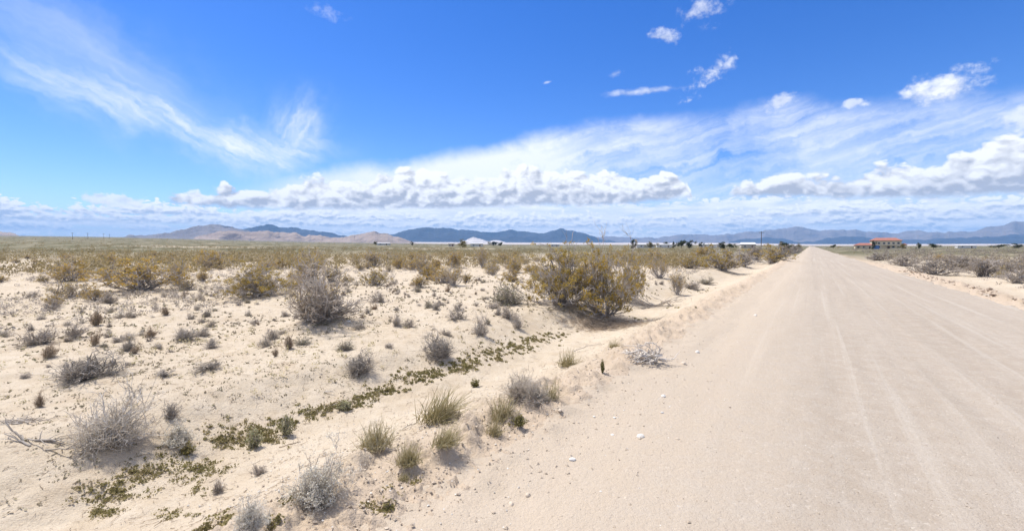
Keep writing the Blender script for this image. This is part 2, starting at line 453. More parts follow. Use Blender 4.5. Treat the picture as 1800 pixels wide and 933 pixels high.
def plant_mat(name, cols, translucent=0.0, rough=0.85, var=0.5):
    """colours chosen piece by piece, with a shift from plant to plant"""
    m, nt, out = new_mat(name)
    pos, isl = geo_pos(nt)
    ramp = nt.nodes.new('ShaderNodeValToRGB')
    el = ramp.color_ramp.elements
    while len(el) < len(cols): el.new(0.5)
    for i, c in enumerate(cols):
        el[i].position = i / (len(cols) - 1); el[i].color = tuple(c) + (1,)
    f = (Nd(isl) * (1 - var * 0.5) + (Nd(obj_rand(nt)) - 0.5) * var * 0.6 + (n_noise(pos, 3.0, 3) - 0.5) * var + var * 0.25).clamp()
    nt.links.new(f.s, ramp.inputs[0])
    if translucent:
        d = nt.nodes.new('ShaderNodeBsdfDiffuse'); t = nt.nodes.new('ShaderNodeBsdfTranslucent'); mx = nt.nodes.new('ShaderNodeMixShader')
        nt.links.new(ramp.outputs[0], d.inputs[0]); nt.links.new(ramp.outputs[0], t.inputs[0])
        mx.inputs[0].default_value = translucent
        nt.links.new(d.outputs[0], mx.inputs[1]); nt.links.new(t.outputs[0], mx.inputs[2]); nt.links.new(mx.outputs[0], out.inputs[0])
    else:
        principled(nt, out, ramp.outputs[0], rough, 0.15)
    return m
M = {}
M['twig_grey'] = plant_mat('twig_grey', [(0.36, 0.3, 0.245), (0.53, 0.465, 0.4), (0.64, 0.58, 0.51), (0.71, 0.655, 0.59)], 0.42)
M['twig_dark'] = plant_mat('twig_dark', [(.29, .25, .21), (.43, .385, .335), (.53, .48, .425), (.60, .555, .50)], 0.42)
M['twig_pale'] = plant_mat('twig_pale', [(.50, .43, .345), (.66, .59, .50), (.76, .70, .615), (.82, .77, .70)], 0.42)
M['twig_brown'] = plant_mat('twig_brown', [(.31, .24, .17), (.46, .365, .27), (.56, .46, .35), (.63, .53, .42)], 0.42)
M['creosote_stem'] = plant_mat('creosote_stem', [(0.3, 0.26, 0.235), (0.49, 0.445, 0.41), (0.62, 0.575, 0.54), (0.71, 0.665, 0.635)], 0.42)
M['creosote_leaf'] = plant_mat('creosote_leaf', [(.25, .205, .06), (.39, .29, .075), (.50, .345, .085), (.56, .345, .09)], 0.45)
M['creosote_far'] = plant_mat('creosote_far', [(.17, .14, .07), (.26, .21, .105), (.34, .27, .14), (.44, .38, .30)], 0.4)
M['scrub_far'] = plant_mat('scrub_far', [(.27, .225, .185), (.40, .35, .295), (.50, .45, .39), (.56, .51, .45)], 0.4)
M['scrub_brown'] = plant_mat('scrub_brown', [(.20, .165, .13), (.29, .245, .195), (.37, .315, .255), (.44, .385, .32)], 0.4)
M['sage_leaf'] = plant_mat('sage_leaf', [(.19, .19, .10), (.28, .27, .15), (.36, .34, .20), (.44, .40, .27)], 0.25)
M['grey_leaf'] = plant_mat('grey_leaf', [(.24, .225, .19), (.36, .335, .29), (.46, .43, .38), (.54, .51, .46)], 0.2)
M['white_leaf'] = plant_mat('white_leaf', [(.56, .515, .41), (.70, .655, .55), (.79, .75, .66), (.85, .82, .74)], 0.3)
M['straw'] = plant_mat('straw', [(.33, .285, .14), (.51, .44, .245), (.64, .56, .36), (.72, .65, .48)], 0.4)
M['forb'] = plant_mat('forb', [(.13, .125, .045), (.21, .19, .075), (.30, .25, .115), (.39, .31, .18)], 0.35, var=0.9)
M['litter'] = plant_mat('litter', [(.17, .135, .09), (.27, .225, .155), (.36, .30, .22), (.31, .29, .17)], 0.2, var=0.8)
M['tree_leaf'] = plant_mat('tree_leaf', [(.022, .03, .012), (.045, .055, .02), (.07, .08, .03), (.11, .11, .045)], 0.2)
M['tree_leaf_dry'] = plant_mat('tree_leaf_dry', [(.09, .085, .03), (.16, .14, .05), (.24, .19, .07), (.30, .24, .10)], 0.2)
M['bark'] = plant_mat('bark', [(.06, .05, .04), (.12, .10, .08), (.18, .15, .13)])
M['dead_wood'] = plant_mat('dead_wood', [(.28, .23, .185), (.50, .44, .375), (.66, .60, .53), (.77, .72, .65)])

def plain_mat(name, col, rough=0.8, spec=0.3, var=0.12, scale=3.0):
    m, nt, out = new_mat(name)
    pos, isl = geo_pos(nt)
    c = n_mix((n_noise(pos, scale, 5, 0.6) * 1.6 - 0.3).clamp(), [v * (1 - var) for v in col], [min(v * (1 + var), 1) for v in col])
    principled(nt, out, c, rough, spec); return m
M['stucco'] = plain_mat('stucco', (.62, .52, .36)); M['red_tile'] = plain_mat('red_tile', (.32, .135, .10), 0.85, var=0.25, scale=1.5)
M['white_wall'] = plain_mat('white_wall', (.60, .58, .54)); M['grey_roof'] = plain_mat('grey_roof', (.42, .40, .38), 0.7)
M['tan_wall'] = plain_mat('tan_wall', (.50, .44, .36)); M['white_roof'] = plain_mat('white_roof', (.66, .65, .63), 0.5)
M['dark_glass'] = plain_mat('dark_glass', (.035, .04, .05), 0.12, 0.5); M['door_brown'] = plain_mat('door_brown', (.14, .08, .05))
M['blue_paint'] = plain_mat('blue_paint', (.06, .13, .30), 0.6); M['pole_wood'] = plain_mat('pole_wood', (.11, .085, .065))
M['white_trim'] = plain_mat('white_trim', (.74, .73, .70))

def sand_colour(nt, pos):
    """dry desert sand: large patches, coarse grit, pale and dark grains"""
    big = n_noise(pos, 0.35, 5, 0.6)
    mid = n_noise(pos, 2.6, 6, 0.65)
    fine = n_noise(pos, 38, 3, 0.7)
    c = n_mix((big * 1.8 - 0.4).clamp(), (.42, .335, .235), (.54, .455, .345))
    c = n_mix(((mid - 0.5) * 2.4 + 0.35).clamp() * 0.6, c, (.60, .525, .425))
    c = n_mix((fine - 0.58).step(0, 0.12) * 0.6, c, (.26, .195, .135))
    c = n_mix((0.36 - fine).step(0, 0.10) * 0.5, c, (.70, .65, .57))
    return c, big, mid, fine
def make_ground():
    m, nt, out = new_mat('desert_sand')
    pos, isl = geo_pos(nt)
    sp = nt.nodes.new('ShaderNodeSeparateXYZ'); nt.links.new(pos, sp.inputs[0])
    X, Y = Nd(sp.outputs[0]), Nd(sp.outputs[1])
    r = Nd.m('SQRT', X * X + Y * Y)
    c, big, mid, fine = sand_colour(nt, pos)
    t = X * RC - Y * RS
    # browner disturbed crust on the graded shoulder
    sh = (t + (mid - 0.5) * 1.4 + (big - 0.5)).step(-5.0, -3.3) * (t + (mid - 0.5) * 1.2).step(9.5, 8.0)
    c = n_mix(sh * 0.6, c, (.44, .34, .255))
    # dry plant crumbs and lichen crust between the shrubs
    crumb = n_noise(pos, 7.0, 6, 0.72)
    wild = t.step(-7.5, -10).mx(t.step(9, 12))
    c = n_mix((crumb - 0.56).step(0, 0.10) * wild * 0.7, c, (.27, .215, .145))
    c = n_mix((n_noise(pos, 0.9, 5, 0.65) - 0.52).step(0, 0.2) * 0.35, c, (.40, .30, .20))
    c = n_mix((n_noise(pos, 19, 4, 0.75) - 0.57).step(0, 0.08) * 0.5, c, (.33, .25, .18))
    # scrub cover too far away to tell the plants apart
    sc = n_noise(n_vec(X, Y, 0), 0.055, 5, 0.7)
    patch = n_noise(n_vec(X, Y, 3.0), 0.004, 4, 0.6)
    cover = ((sc - 0.36).step(0, 0.2) * 0.5 + 0.5) * r.step(60, 200) * (1.0 - r.step(4200, 4700))
    scol = n_mix(patch, (.085, .078, .035), (.125, .12, .065))
    track = t * 0.0 + (n_noise(n_vec(X * 0.004, Y * 0.02, 0), 1.0, 3, 0.5) - 0.5) * 60 + r
    bare = track.step(300, 318) * track.step(372, 352) * Nd.m('ARCTAN2', X, Y).step(-0.72, -0.62) * Nd.m('ARCTAN2', X, Y).step(0.05, -0.1)
    cover = cover * (1.0 - bare * 0.95)
    c = n_mix(cover, c, scol)
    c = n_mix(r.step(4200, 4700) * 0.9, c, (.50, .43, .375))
    h = mid * 0.5 + fine * 0.35 + n_noise(pos, 14, 5, 0.7) * 0.7
    principled(nt, out, c, 0.95, 0.1, h, 0.95, 0.045)
    return m
def make_road():
    m, nt, out = new_mat('graded_dirt')
    pos, isl = geo_pos(nt)
    sp = nt.nodes.new('ShaderNodeSeparateXYZ'); nt.links.new(pos, sp.inputs[0])
    X, Y = Nd(sp.outputs[0]), Nd(sp.outputs[1])
    t = X * RC - Y * RS; s = X * RS + Y * RC
    big = n_noise(n_vec(s * 0.06, t * 0.5, 0), 1.0, 5, 0.6)
    lane = n_noise(n_vec(s * 0.035, t * 2.6, 4.0), 1.0, 6, 0.65)
    mid = n_noise(pos, 3.0, 6, 0.65)
    fine = n_noise(pos, 42, 3, 0.7)
    c = n_mix((big * 1.8 - 0.4).clamp(), (.325, .268, .21), (.395, .335, .272))
    c = n_mix((lane - 0.52).step(0, 0.14) * 0.5, c, (.45, .40, .34))
    c = n_mix((0.44 - lane).step(0, 0.12) * 0.42, c, (.33, .27, .225))
    c = n_mix(((mid - 0.5) * 3.0 + 0.3).clamp() * 0.6, c, (.42, .368, .31))
    c = n_mix((fine - 0.62).step(0, 0.1) * 0.5, c, (.26, .20, .15))
    c = n_mix((0.36 - fine).step(0, 0.1) * 0.5, c, (.68, .62, .55))
    grit = n_noise(pos, 17, 4, 0.75)
    c = n_mix((grit - 0.56).step(0, 0.09) * 0.45, c, (.30, .24, .185))
    c = n_mix((0.42 - grit).step(0, 0.09) * 0.4, c, (.58, .52, .44))
    edge = (t + (mid - 0.5) * 1.6).step(0.6, -2.4)
    c = n_mix(edge * 0.65, c, (.50, .41, .31))
    h = mid * 0.35 + fine * 0.45 + n_noise(pos, 15, 4, 0.7) * 0.5 + lane * 0.3
    principled(nt, out, c, 0.93, 0.12, h + grit * 0.5, 0.9, 0.03)
    return m
M['sand'] = make_ground(); M['road'] = make_road()
def stone_mat(name, cols):
    m, nt, out = new_mat(name)
    pos, isl = geo_pos(nt)
    f = (Nd(obj_rand(nt)) * 0.5 + Nd(isl) * 0.4 + (n_noise(pos, 25, 4, 0.6) - 0.5) * 0.6).clamp()
    principled(nt, out, n_mix(f, *cols), 0.85, 0.25, n_noise(pos, 60, 4), 0.3, 0.004); return m
M['stone_pale'] = stone_mat('stone_pale', ((.50, .455, .395), (.72, .69, .64)))
M['stone_tan'] = stone_mat('stone_tan', ((.34, .27, .20), (.58, .49, .39)))
M['clod'] = stone_mat('clod', ((.20, .15, .115), (.40, .31, .235)))
def mountain_mat(name, lo, hi, veg):
    m, nt, out = new_mat(name)
    pos, isl = geo_pos(nt)
    f = (n_noise(pos, 0.0016, 6, 0.65) * 2.2 - 0.6).clamp()
    v = (n_noise(pos, 0.006, 5, 0.7) - 0.5).step(0, 0.18)
    c = n_mix(v * 0.55, n_mix(f, lo, hi), veg)
    principled(nt, out, c, 0.95, 0.1, n_noise(pos, 0.004, 4, 0.62), 1.0, 80.0); return m
M['mount_shaded'] = mountain_mat('mount_shaded', (.032, .034, .042), (.06, .058, .062), (.025, .03, .028))  # cloud shadow on these ranges is put into the colour, hence near-black rock
M['mount_grey'] = mountain_mat('mount_grey', (.15, .125, .115), (.25, .21, .185), (.10, .095, .08))
M['mount_tan'] = mountain_mat('mount_tan', (.26, .19, .145), (.38, .295, .23), (.155, .13, .095))
M['mount_white'] = mountain_mat('mount_white', (.52, .46, .41), (.64, .58, .53), (.42, .37, .32))

# ================================================================== hero plant positions (photo column, base row, width px, height px)
CREO = [  # near and middle creosote bushes that can be picked out, with what sets each apart
 (982, 541, 130, 112, 'dense', 'large creosote bush on the left of the big olive thicket beside the swale'),
 (1062, 560, 120, 126, 'dense', 'tallest creosote bush in the middle of the big olive thicket, brown litter below'),
 (1106, 528, 56, 90, 'dense', 'creosote bush on the right of the big olive thicket, next to fallen grey branches'),
 (455, 521, 105, 62, 'dense', 'wide olive creosote bush left of the bare grey twiggy bush'),
 (543, 512, 70, 66, 'open', 'upright olive creosote bush directly behind the bare grey twiggy bush'),
 (248, 512, 125, 54, 'dense', 'low rounded olive creosote bush standing alone on the left of the plain'),
 (312, 500, 52, 46, 'open', 'grey half-bare creosote bush at the right side of the rounded olive bush'),
 (122, 495, 66, 36, 'dense', 'dark olive creosote bush on the far left, left of the rounded bush'),
 (372, 471, 62, 30, 'dense', 'olive creosote bush behind and between the two wide left bushes'),
 (655, 469, 52, 32, 'open', 'creosote bush in the belt, right above the small domed grey shrub'),
 (741, 482, 36, 34, 'open', 'yellowish creosote bush left of the small V-shaped bush at mid plain'),
 (797, 503, 42, 38, 'open', 'small V-shaped creosote bush standing alone on sand at mid plain'),
 (797, 470, 36, 26, 'dense', 'creosote bush directly behind the small V-shaped bush'),
 (849, 471, 32, 32, 'open', 'narrow creosote bush right of the V-shaped bush, before the thicket'),
 (1160, 490, 40, 42, 'open', 'creosote bush close behind the right end of the big thicket'),
 (1190, 519, 34, 46, 'open', 'small reddish half-bare creosote bush between the thicket and the road berm'),
 (1268, 476, 78, 42, 'dense', 'broad olive creosote bush near the left road edge, before white houses'),
 (1358, 463, 62, 32, 'dense', 'brownish creosote bush at the left road edge where the road narrows'),
 (1150, 466, 46, 26, 'dense', 'olive bush right behind the big thicket, against the scrub belt'),
 (1212, 472, 44, 26, 'dense', 'olive bush between the big thicket and the broad olive bush'),
 (1305, 468, 50, 28, 'brown', 'brown bush right beside the broad olive bush near the road'),
 (1330, 458, 46, 24, 'brown', 'low brown bush between the broad olive bush and the road edge'),
 (1378, 452, 40, 24, 'brown', 'dark brown bush at the left road edge, second from the vanishing point'),
 (1397, 446, 24, 16, 'brown', 'small brown bush at the left road edge nearest the vanishing point'),
 (1236, 456, 50, 22, 'dense', 'olive bush behind the broad olive bush near the road'),
 (1545, 458, 44, 16, 'brown', 'low brown bush right of the road below the red-roofed house'),
 (1590, 468, 50, 20, 'brown', 'brown bush right of the road, left of the nearest brown bush'),
 (1690, 474, 60, 24, 'brown', 'brown bush behind and between the two nearest right bushes'),
 (1760, 478, 60, 24, 'brown', 'brown bush behind the low bush at the right picture edge'),
 (1640, 483, 74, 30, 'brown', 'nearest brown bush right of the road, on pale sand'),
 (1728, 487, 64, 30, 'brown', 'bush right of the road, second outward from the road'),
 (1788, 498, 46, 26, 'brown', 'low bush right of the road at the right edge of the picture'),
]
MAT_OF = {}
SHRUB = [  # (x, base y, w, h, style, label)
 (150, 669, 118, 46, 'dark', 'wide flattened dark grey shrub at the left, on bare sand'),
 (182, 795, 132, 92, 'pale', 'large pale tan twiggy shrub at the lower left with feathery top'),
 (300, 737, 30, 32, 'dark', 'small dark upright shrub right of the large pale tan shrub'),
 (313, 785, 58, 40, 'white', 'whitish collapsed shrub between the pale tan shrub and the green mats'),
 (322, 600, 42, 22, 'grey', 'low grey shrub above the flattened dark shrub, to its right'),
 (374, 612, 32, 18, 'grey', 'low sparse grey shrub left of the brown one beside the twiggy bush'),
 (168, 573, 28, 26, 'brown', 'straw-brown upright shrub at left with open sand right of it'),
 (72, 605, 52, 30, 'grey', 'low wide grey shrub near the left edge of the plain'),
 (133, 595, 48, 30, 'grey', 'low grey shrub, right neighbour of the wide one at the left edge'),
 (165, 608, 22, 28, 'brown', 'narrow brown shrub below the straw-brown one at the left'),
 (226, 617, 26, 22, 'brown', 'small brown shrub on open sand above the flattened dark shrub'),
 (71, 716, 22, 26, 'brown', 'small brown shrub left of the large pale tan shrub'),
 (370, 650, 50, 22, 'dark', 'sparse spreading dark shrub on bare sand at centre left'),
 (290, 662, 34, 12, 'dark', 'flat dark shrub right of the wide flattened shrub'),
 (383, 867, 28, 28, 'grey', 'small leaning grey shrub beside the green mats, lower left'),
 (455, 834, 24, 20, 'grey', 'tiny grey shrub left of the fluffy white shrub'),
 (630, 661, 60, 38, 'dark', 'dense grey-brown brushy shrub on bare sand above the swale'),
 (777, 633, 60, 46, 'dark', 'dark grey haystack-shaped shrub at the edge of the swale'),
 (508, 614, 26, 26, 'brown', 'small brown shrub below the bare grey twiggy bush'),
 (484, 627, 14, 16, 'brown', 'tiny brown sprig left below the small brown shrub'),
 (846, 591, 36, 40, 'grey', 'upright grey shrub on the sand left of the thicket'),
 (909, 578, 26, 30, 'grey', 'narrow grey shrub between the upright grey shrub and the thicket'),
 (893, 560, 30, 24, 'grey', 'pale grey shrub just below the sage-green shrub'),
 (697, 573, 20, 24, 'grey', 'small fan-shaped grey shrub right of the bare twiggy bush'),
 (802, 562, 44, 22, 'grey', 'spreading low grey shrub left above the upright grey shrub'),
 (767, 545, 20, 16, 'dark', 'small dark tuft-like shrub on mid plain sand'),
 (664, 531, 34, 21, 'grey', 'small domed grey shrub right above the bare twiggy bush'),
 (897, 536, 62, 38, 'sage', 'rounded sage-green shrub at the left foot of the thicket'),
 (556, 890, 96, 88, 'white', 'fluffy white-grey shrub in the lower middle foreground'),
 (440, 948, 62, 56, 'white', 'pale shrub cut off by the bottom edge of the picture'),
 (912, 702, 66, 50, 'pale', 'pale lilac-grey shrub among grass tufts on the bank, left of a pair'),
 (946, 704, 58, 52, 'pale', 'pale lilac-grey shrub among grass tufts on the bank, right of a pair'),
 (90, 545, 34, 20, 'grey', 'grey shrub on the left plain, straight below the dark olive bush'),
 (193, 533, 36, 22, 'grey', 'bluish-grey shrub below the rounded olive creosote bush'),
 (1215, 508, 36, 16, 'grey', 'low pale shrub between the reddish bush and the road berm'),
 (1240, 500, 30, 14, 'sage', 'low greenish shrub by the road berm below the broad olive bush'),
]
GRASS = [
 (768, 738, 78, 58, 'largest leaning bunch of yellow-green grass on the bank'),
 (659, 791, 64, 50, 'straw-coloured bunch grass above the fluffy white shrub'),
 (716, 828, 50, 42, 'bunch grass with a blue-grey base, lowest of the tufts'),
 (779, 795, 54, 42, 'slanting thin bunch grass right of the lowest tuft'),
 (869, 767, 34, 40, 'green-tipped grass tuft at the foot of a taller straw tuft'),
 (884, 738, 52, 46, 'tall straw grass tuft before the lilac-grey shrub pair'),
 (996, 644, 40, 32, 'small dome of dry grass left of the dead wood'),
 (1079, 613, 24, 16, 'tiny dry grass tuft above the dead wood'),
 (966, 706, 38, 40, 'straw tuft at the right end of the lilac-grey shrub pair'),
 (618 + 90, 640 + 205, 22, 16, 'short sparse grass sprouting below the lowest tuft'),
]
FORB = [
 (835, 681, 22, 18, 'little green leafy plant left of the tall straw tuft'),
 (913, 753, 30, 22, 'green creeping plant right of the green-tipped grass'),
 (505, 766, 32, 36, 'upright grey-green plant in the swale among green mats'),
 (447, 787, 34, 32, 'bushy grey-green plant in the swale, left of the upright one'),
 (1059, 656, 12, 26, 'thin green stalk standing left below the dead wood'),
 (605, 722, 30, 16, 'bluish-green flat plant in the middle of the swale'),
 (330, 800, 34, 22, 'green plant on the mats below the whitish collapsed shrub'),
]
TWIGGY = (567, 570, 150, 92)
for (x, y, w, h, st, lb) in CREO[:18]:
    p = at(x, y); wm = px_m(w, p)
    MOUNDS.append((p.x, p.y, wm * 0.6, 0.06 + 0.03 * wm))
p = at(TWIGGY[0], TWIGGY[1]); MOUNDS.append((p.x, p.y, 1.2, 0.2))
for (x, y, w, h, st, lb) in SHRUB:
    p = at(x, y); wm = px_m(w, p); MOUNDS.append((p.x, p.y, wm * 0.6, 0.05 * min(wm, 1)))
NEAR = [m for m in MOUNDS]

# ================================================================== ground, road
az = np.concatenate([np.linspace(-58, 58, 660), np.linspace(58, 302, 90)[1:-1]])
rad = np.concatenate([np.linspace(0.3, 2.6, 12)[:-1], np.geomspace(2.6, 30, 300)[:-1], np.geomspace(30, 200, 95)[:-1], np.geomspace(200, 16500, 90)])
AA, RR = np.meshgrid(np.radians(az), rad, indexing='ij')
GX, GY = np.sin(AA) * RR, np.cos(AA) * RR
gs, gt = road_st(GX, GY)
GZ = H(GX, GY) - 0.14 * sstep(gt, -2.9, -2.3) * (1 - sstep(gt, 6.4, 7.0)) * (gs > -40) * (gs < 1390)
na, nr = AA.shape
V = np.stack([GX, GY, GZ], -1).reshape(-1, 3)
V = np.vstack([V, [[0, 0, float(H(0, 0)) - 0.14]]])
i = np.arange(na)[:, None]; j = np.arange(nr - 1)[None, :]; i2 = (i + 1) % na
F = np.stack([i * nr + j, i * nr + j + 1, i2 * nr + j + 1, i2 * nr + j], -1).reshape(-1, 4)
F = F[:, ::-1]
c0 = len(V) - 1; ii = np.arange(na)
Ft = np.stack([np.full(na, c0), ((ii + 1) % na) * nr, ii * nr], -1)[:, ::-1]
ground = mobj('ground', np_mesh('ground', V, [F, Ft], M['sand'], smooth=True)); tag(ground, kind='structure')

ss = np.concatenate([np.linspace(-40, 0, 60)[:-1], np.linspace(0, 30, 260)[:-1], np.geomspace(30, 1400, 160)])
ts = np.linspace(-3.3, 7.3, 150)
S, T = np.meshgrid(ss, ts, indexing='ij')
jag = np.where(T < 2, 1, 1) * fbm(S * 1.1, T * 0 + 5, 101, 4, 0.6) * 0.5
Te = T + jag * np.clip((np.abs(T - 2) - 3.6) / 1.6, 0, 1) * np.sign(T - 2)
RX, RY = road_xy(S, Te)
edge_drop = sstep(np.abs(T - 2), 4.75, 5.3)
RZ = H(RX, RY) + 0.008 - 0.06 * edge_drop
V = np.stack([RX, RY, RZ], -1).reshape(-1, 3)
n0, n1 = S.shape
i = np.arange(n0 - 1)[:, None]; j = np.arange(n1 - 1)[None, :]
F = np.stack([i * n1 + j, i * n1 + j + 1, (i + 1) * n1 + j + 1, (i + 1) * n1 + j], -1).reshape(-1, 4)
road = mobj('road', np_mesh('road', V, F, M['road'], smooth=True)); tag(road, kind='structure')

# ================================================================== mountains
def mountain(name, pts, dist, mat, deep=0.22, rough=0.16, seed=0, n_az=420, n_d=90):
    """a ridge whose skyline follows the photo, with spurs and gullies falling to the plain"""
    ae = [azel(*p) for p in pts]
    a_ = np.array([v[0] for v in ae]); e_ = np.array([v[1] for v in ae])
    aa = np.linspace(a_[0], a_[-1], n_az)
    el = np.interp(aa, a_, e_)
    k = np.exp(-np.linspace(-2, 2, 9) ** 2); el = np.convolve(np.pad(el, 4, 'edge'), k / k.sum(), 'valid')
    el = el + fbm(aa * 1.3, aa * 0 + 3.0 * seed, seed + 2, 4, 0.6) * 0.16 * sstep(el, 0.15, 0.9)
    hr = CAM_H + dist * np.tan(np.radians(el))          # ridge height
    u = np.linspace(-1, 1, n_d)                         # -1 foot in front, 0 ridge, 1 foot behind
    Aq, U = np.meshgrid(aa, u, indexing='ij')
    wob = fbm(Aq * 0.35, U * 1.2 + seed, seed, 2, 0.5) * deep * 0.5
    D = dist * (1 + U * deep + wob * (1 - np.abs(U)) )
    X, Y = np.sin(np.radians(Aq)) * D, np.cos(np.radians(Aq)) * D
    base = H(X, Y) - 30
    prof = (1 - np.abs(U)) ** 1.15
    sc = 1500.0 * dist / 10000
    rid = 1 - np.abs(fbm(X / sc, Y / sc, seed + 5, 4, 0.5)) * 2.6
    rid2 = fbm(X / sc * 3, Y / sc * 3, seed + 9, 3, 0.5)
    hh = np.maximum(hr[:, None] - base, 1.0)
    fl = np.abs(U) * (1 - np.abs(U)) * 4
    Z = base + hh * (prof * (D / dist) ** 0 + fl * (rid - 0.7) * rough * 2.3 + rid2 * rough * 0.25 * (0.25 + fl))
    V = np.stack([X, Y, Z], -1).reshape(-1, 3)
    i = np.arange(n_az - 1)[:, None]; j = np.arange(n_d - 1)[None, :]
    F = np.stack([i * n_d + j, (i + 1) * n_d + j, (i + 1) * n_d + j + 1, i * n_d + j + 1], -1).reshape(-1, 4)
    o = mobj(name, np_mesh(name, V, F[:, ::-1], mat, smooth=True)); tag(o, kind='structure'); return o
mountain('mountain_range', [(1030, 430), (1040, 417), (1060, 415), (1085, 415), (1115, 417), (1150, 418), (1180, 414), (1215, 410), (1250, 413), (1290, 411), (1310, 408), (1340, 405.5), (1375, 402), (1400, 398), (1420, 400.5), (1450, 404), (1500, 404.5), (1540, 408), (1580, 408), (1618, 404), (1660, 409), (1690, 407), (1720, 404), (1745, 398), (1770, 394), (1800, 388), (1850, 381), (1950, 384), (2150, 400), (2500, 425)], 13000, M['mount_grey'], 0.14, 0.3, 3, 700)
mountain('mountain_range', [(1255, 432), (1300, 421), (1325, 419), (1345, 416), (1370, 419), (1400, 425), (1430, 424), (1480, 414), (1510, 415), (1545, 421), (1600, 422), (1660, 419), (1740, 416), (1800, 411), (1900, 405), (2100, 412), (2300, 430)], 11400, M['mount_shaded'], 0.10, 0.2, 17, 500)
mountain('mountain_range', [(560, 430), (600, 419), (645, 413), (690, 411), (715, 404), (742, 401), (770, 402), (800, 402), (832, 404), (858, 407), (880, 404), (897, 403), (920, 406), (940, 409), (954, 411), (968, 406), (985, 402), (1000, 404), (1020, 408), (1035, 414), (1060, 420), (1090, 425), (1130, 432)], 10300, M['mount_shaded'], 0.12, 0.26, 5, 600)
mountain('mountain_range', [(380, 430), (405, 402), (430, 402), (450, 399), (472, 393.5), (490, 398), (512, 398), (540, 403), (580, 409), (605, 413), (625, 420), (650, 432)], 10000, M['mount_shaded'], 0.12, 0.26, 7)
mountain('hill', [(190, 425), (225, 413.5), (265, 412.5), (300, 411), (330, 401.5), (352, 397), (380, 394), (402, 396), (428, 402), (460, 408), (500, 418), (540, 432)], 7600, M['mount_grey'], 0.16, 0.3, 9)
mountain('hill', [(320, 430), (350, 414), (390, 407), (415, 406), (440, 407), (470, 404.5), (498, 408), (520, 409), (535, 415), (560, 414), (600, 418), (640, 432)], 5300, M['mount_tan'], 0.16, 0.34, 13)
mountain('hill', [(560, 430), (590, 418), (620, 414), (645, 407.5), (660, 406), (680, 410), (700, 416), (725, 425), (750, 434)], 5100, M['mount_tan'], 0.14, 0.32, 15)
mountain('hill', [(785, 434), (805, 426), (822, 420), (833, 415.5), (845, 420), (860, 424), (876, 422), (888, 425), (905, 434)], 8000, M['mount_white'], 0.08, 0.2, 19, 240)
mountain('hill', [(1140, 433), (1160, 427), (1170, 425), (1185, 428), (1205, 433)], 8400, M['mount_tan'], 0.05, 0.2, 23, 160)
mountain('hill', [(-400, 400), (-200, 398), (-80, 402), (0, 407), (22, 410), (45, 416), (70, 424)], 6000, M['mount_tan'], 0.16, 0.2, 25, 300)

# ================================================================== plant generators (unit size: about 1 wide, 1 high)
def dome_dirs(n, rg, maxang=82, power=0.8):
    ph = rg.uniform(0, 2 * math.pi, n); th = np.radians(maxang) * rg.uniform(0, 1, n) ** power
    return np.stack([np.cos(ph) * np.sin(th), np.sin(ph) * np.sin(th), np.cos(th)], -1)
def grow(base, tip, k, bend, rg):
    """curved paths from base to tip"""
    n = len(base); u = np.linspace(0, 1, k)[None, :, None]
    P = base[:, None] * (1 - u) + tip[:, None] * u
    off = rg.normal(size=(n, 1, 3)) * bend * np.linalg.norm(tip - base, axis=1)[:, None, None]
    P = P + off * (4 * u * (1 - u)) + rg.normal(size=(n, k, 3)) * bend * 0.25 * np.linalg.norm(tip - base, axis=1)[:, None, None] * (u > 0)
    return P
def twigs_from(P, n, lo, hi, length, spread, rg, k=3, up=0.15):
    idx = rg.integers(0, len(P), n); K = P.shape[1]
    f = rg.uniform(lo, hi, n) * (K - 1); i0 = np.clip(f.astype(int), 0, K - 2); fr = (f - i0)[:, None]
    st = P[idx, i0] * (1 - fr) + P[idx, i0 + 1] * fr
    d = unit(P[idx, i0 + 1] - P[idx, i0])
    d = unit(d + rg.normal(size=(n, 3)) * spread + np.array([0, 0, up]))
    L = length * rg.uniform(0.5, 1.3, n)[:, None]
    return grow(st, st + d * L, k, 0.12, rg)
def rad_taper(n, k, r0, r1, rg):
    return (np.linspace(r0, r1, k)[None, :] * rg.uniform(0.7, 1.3, (n, 1)))
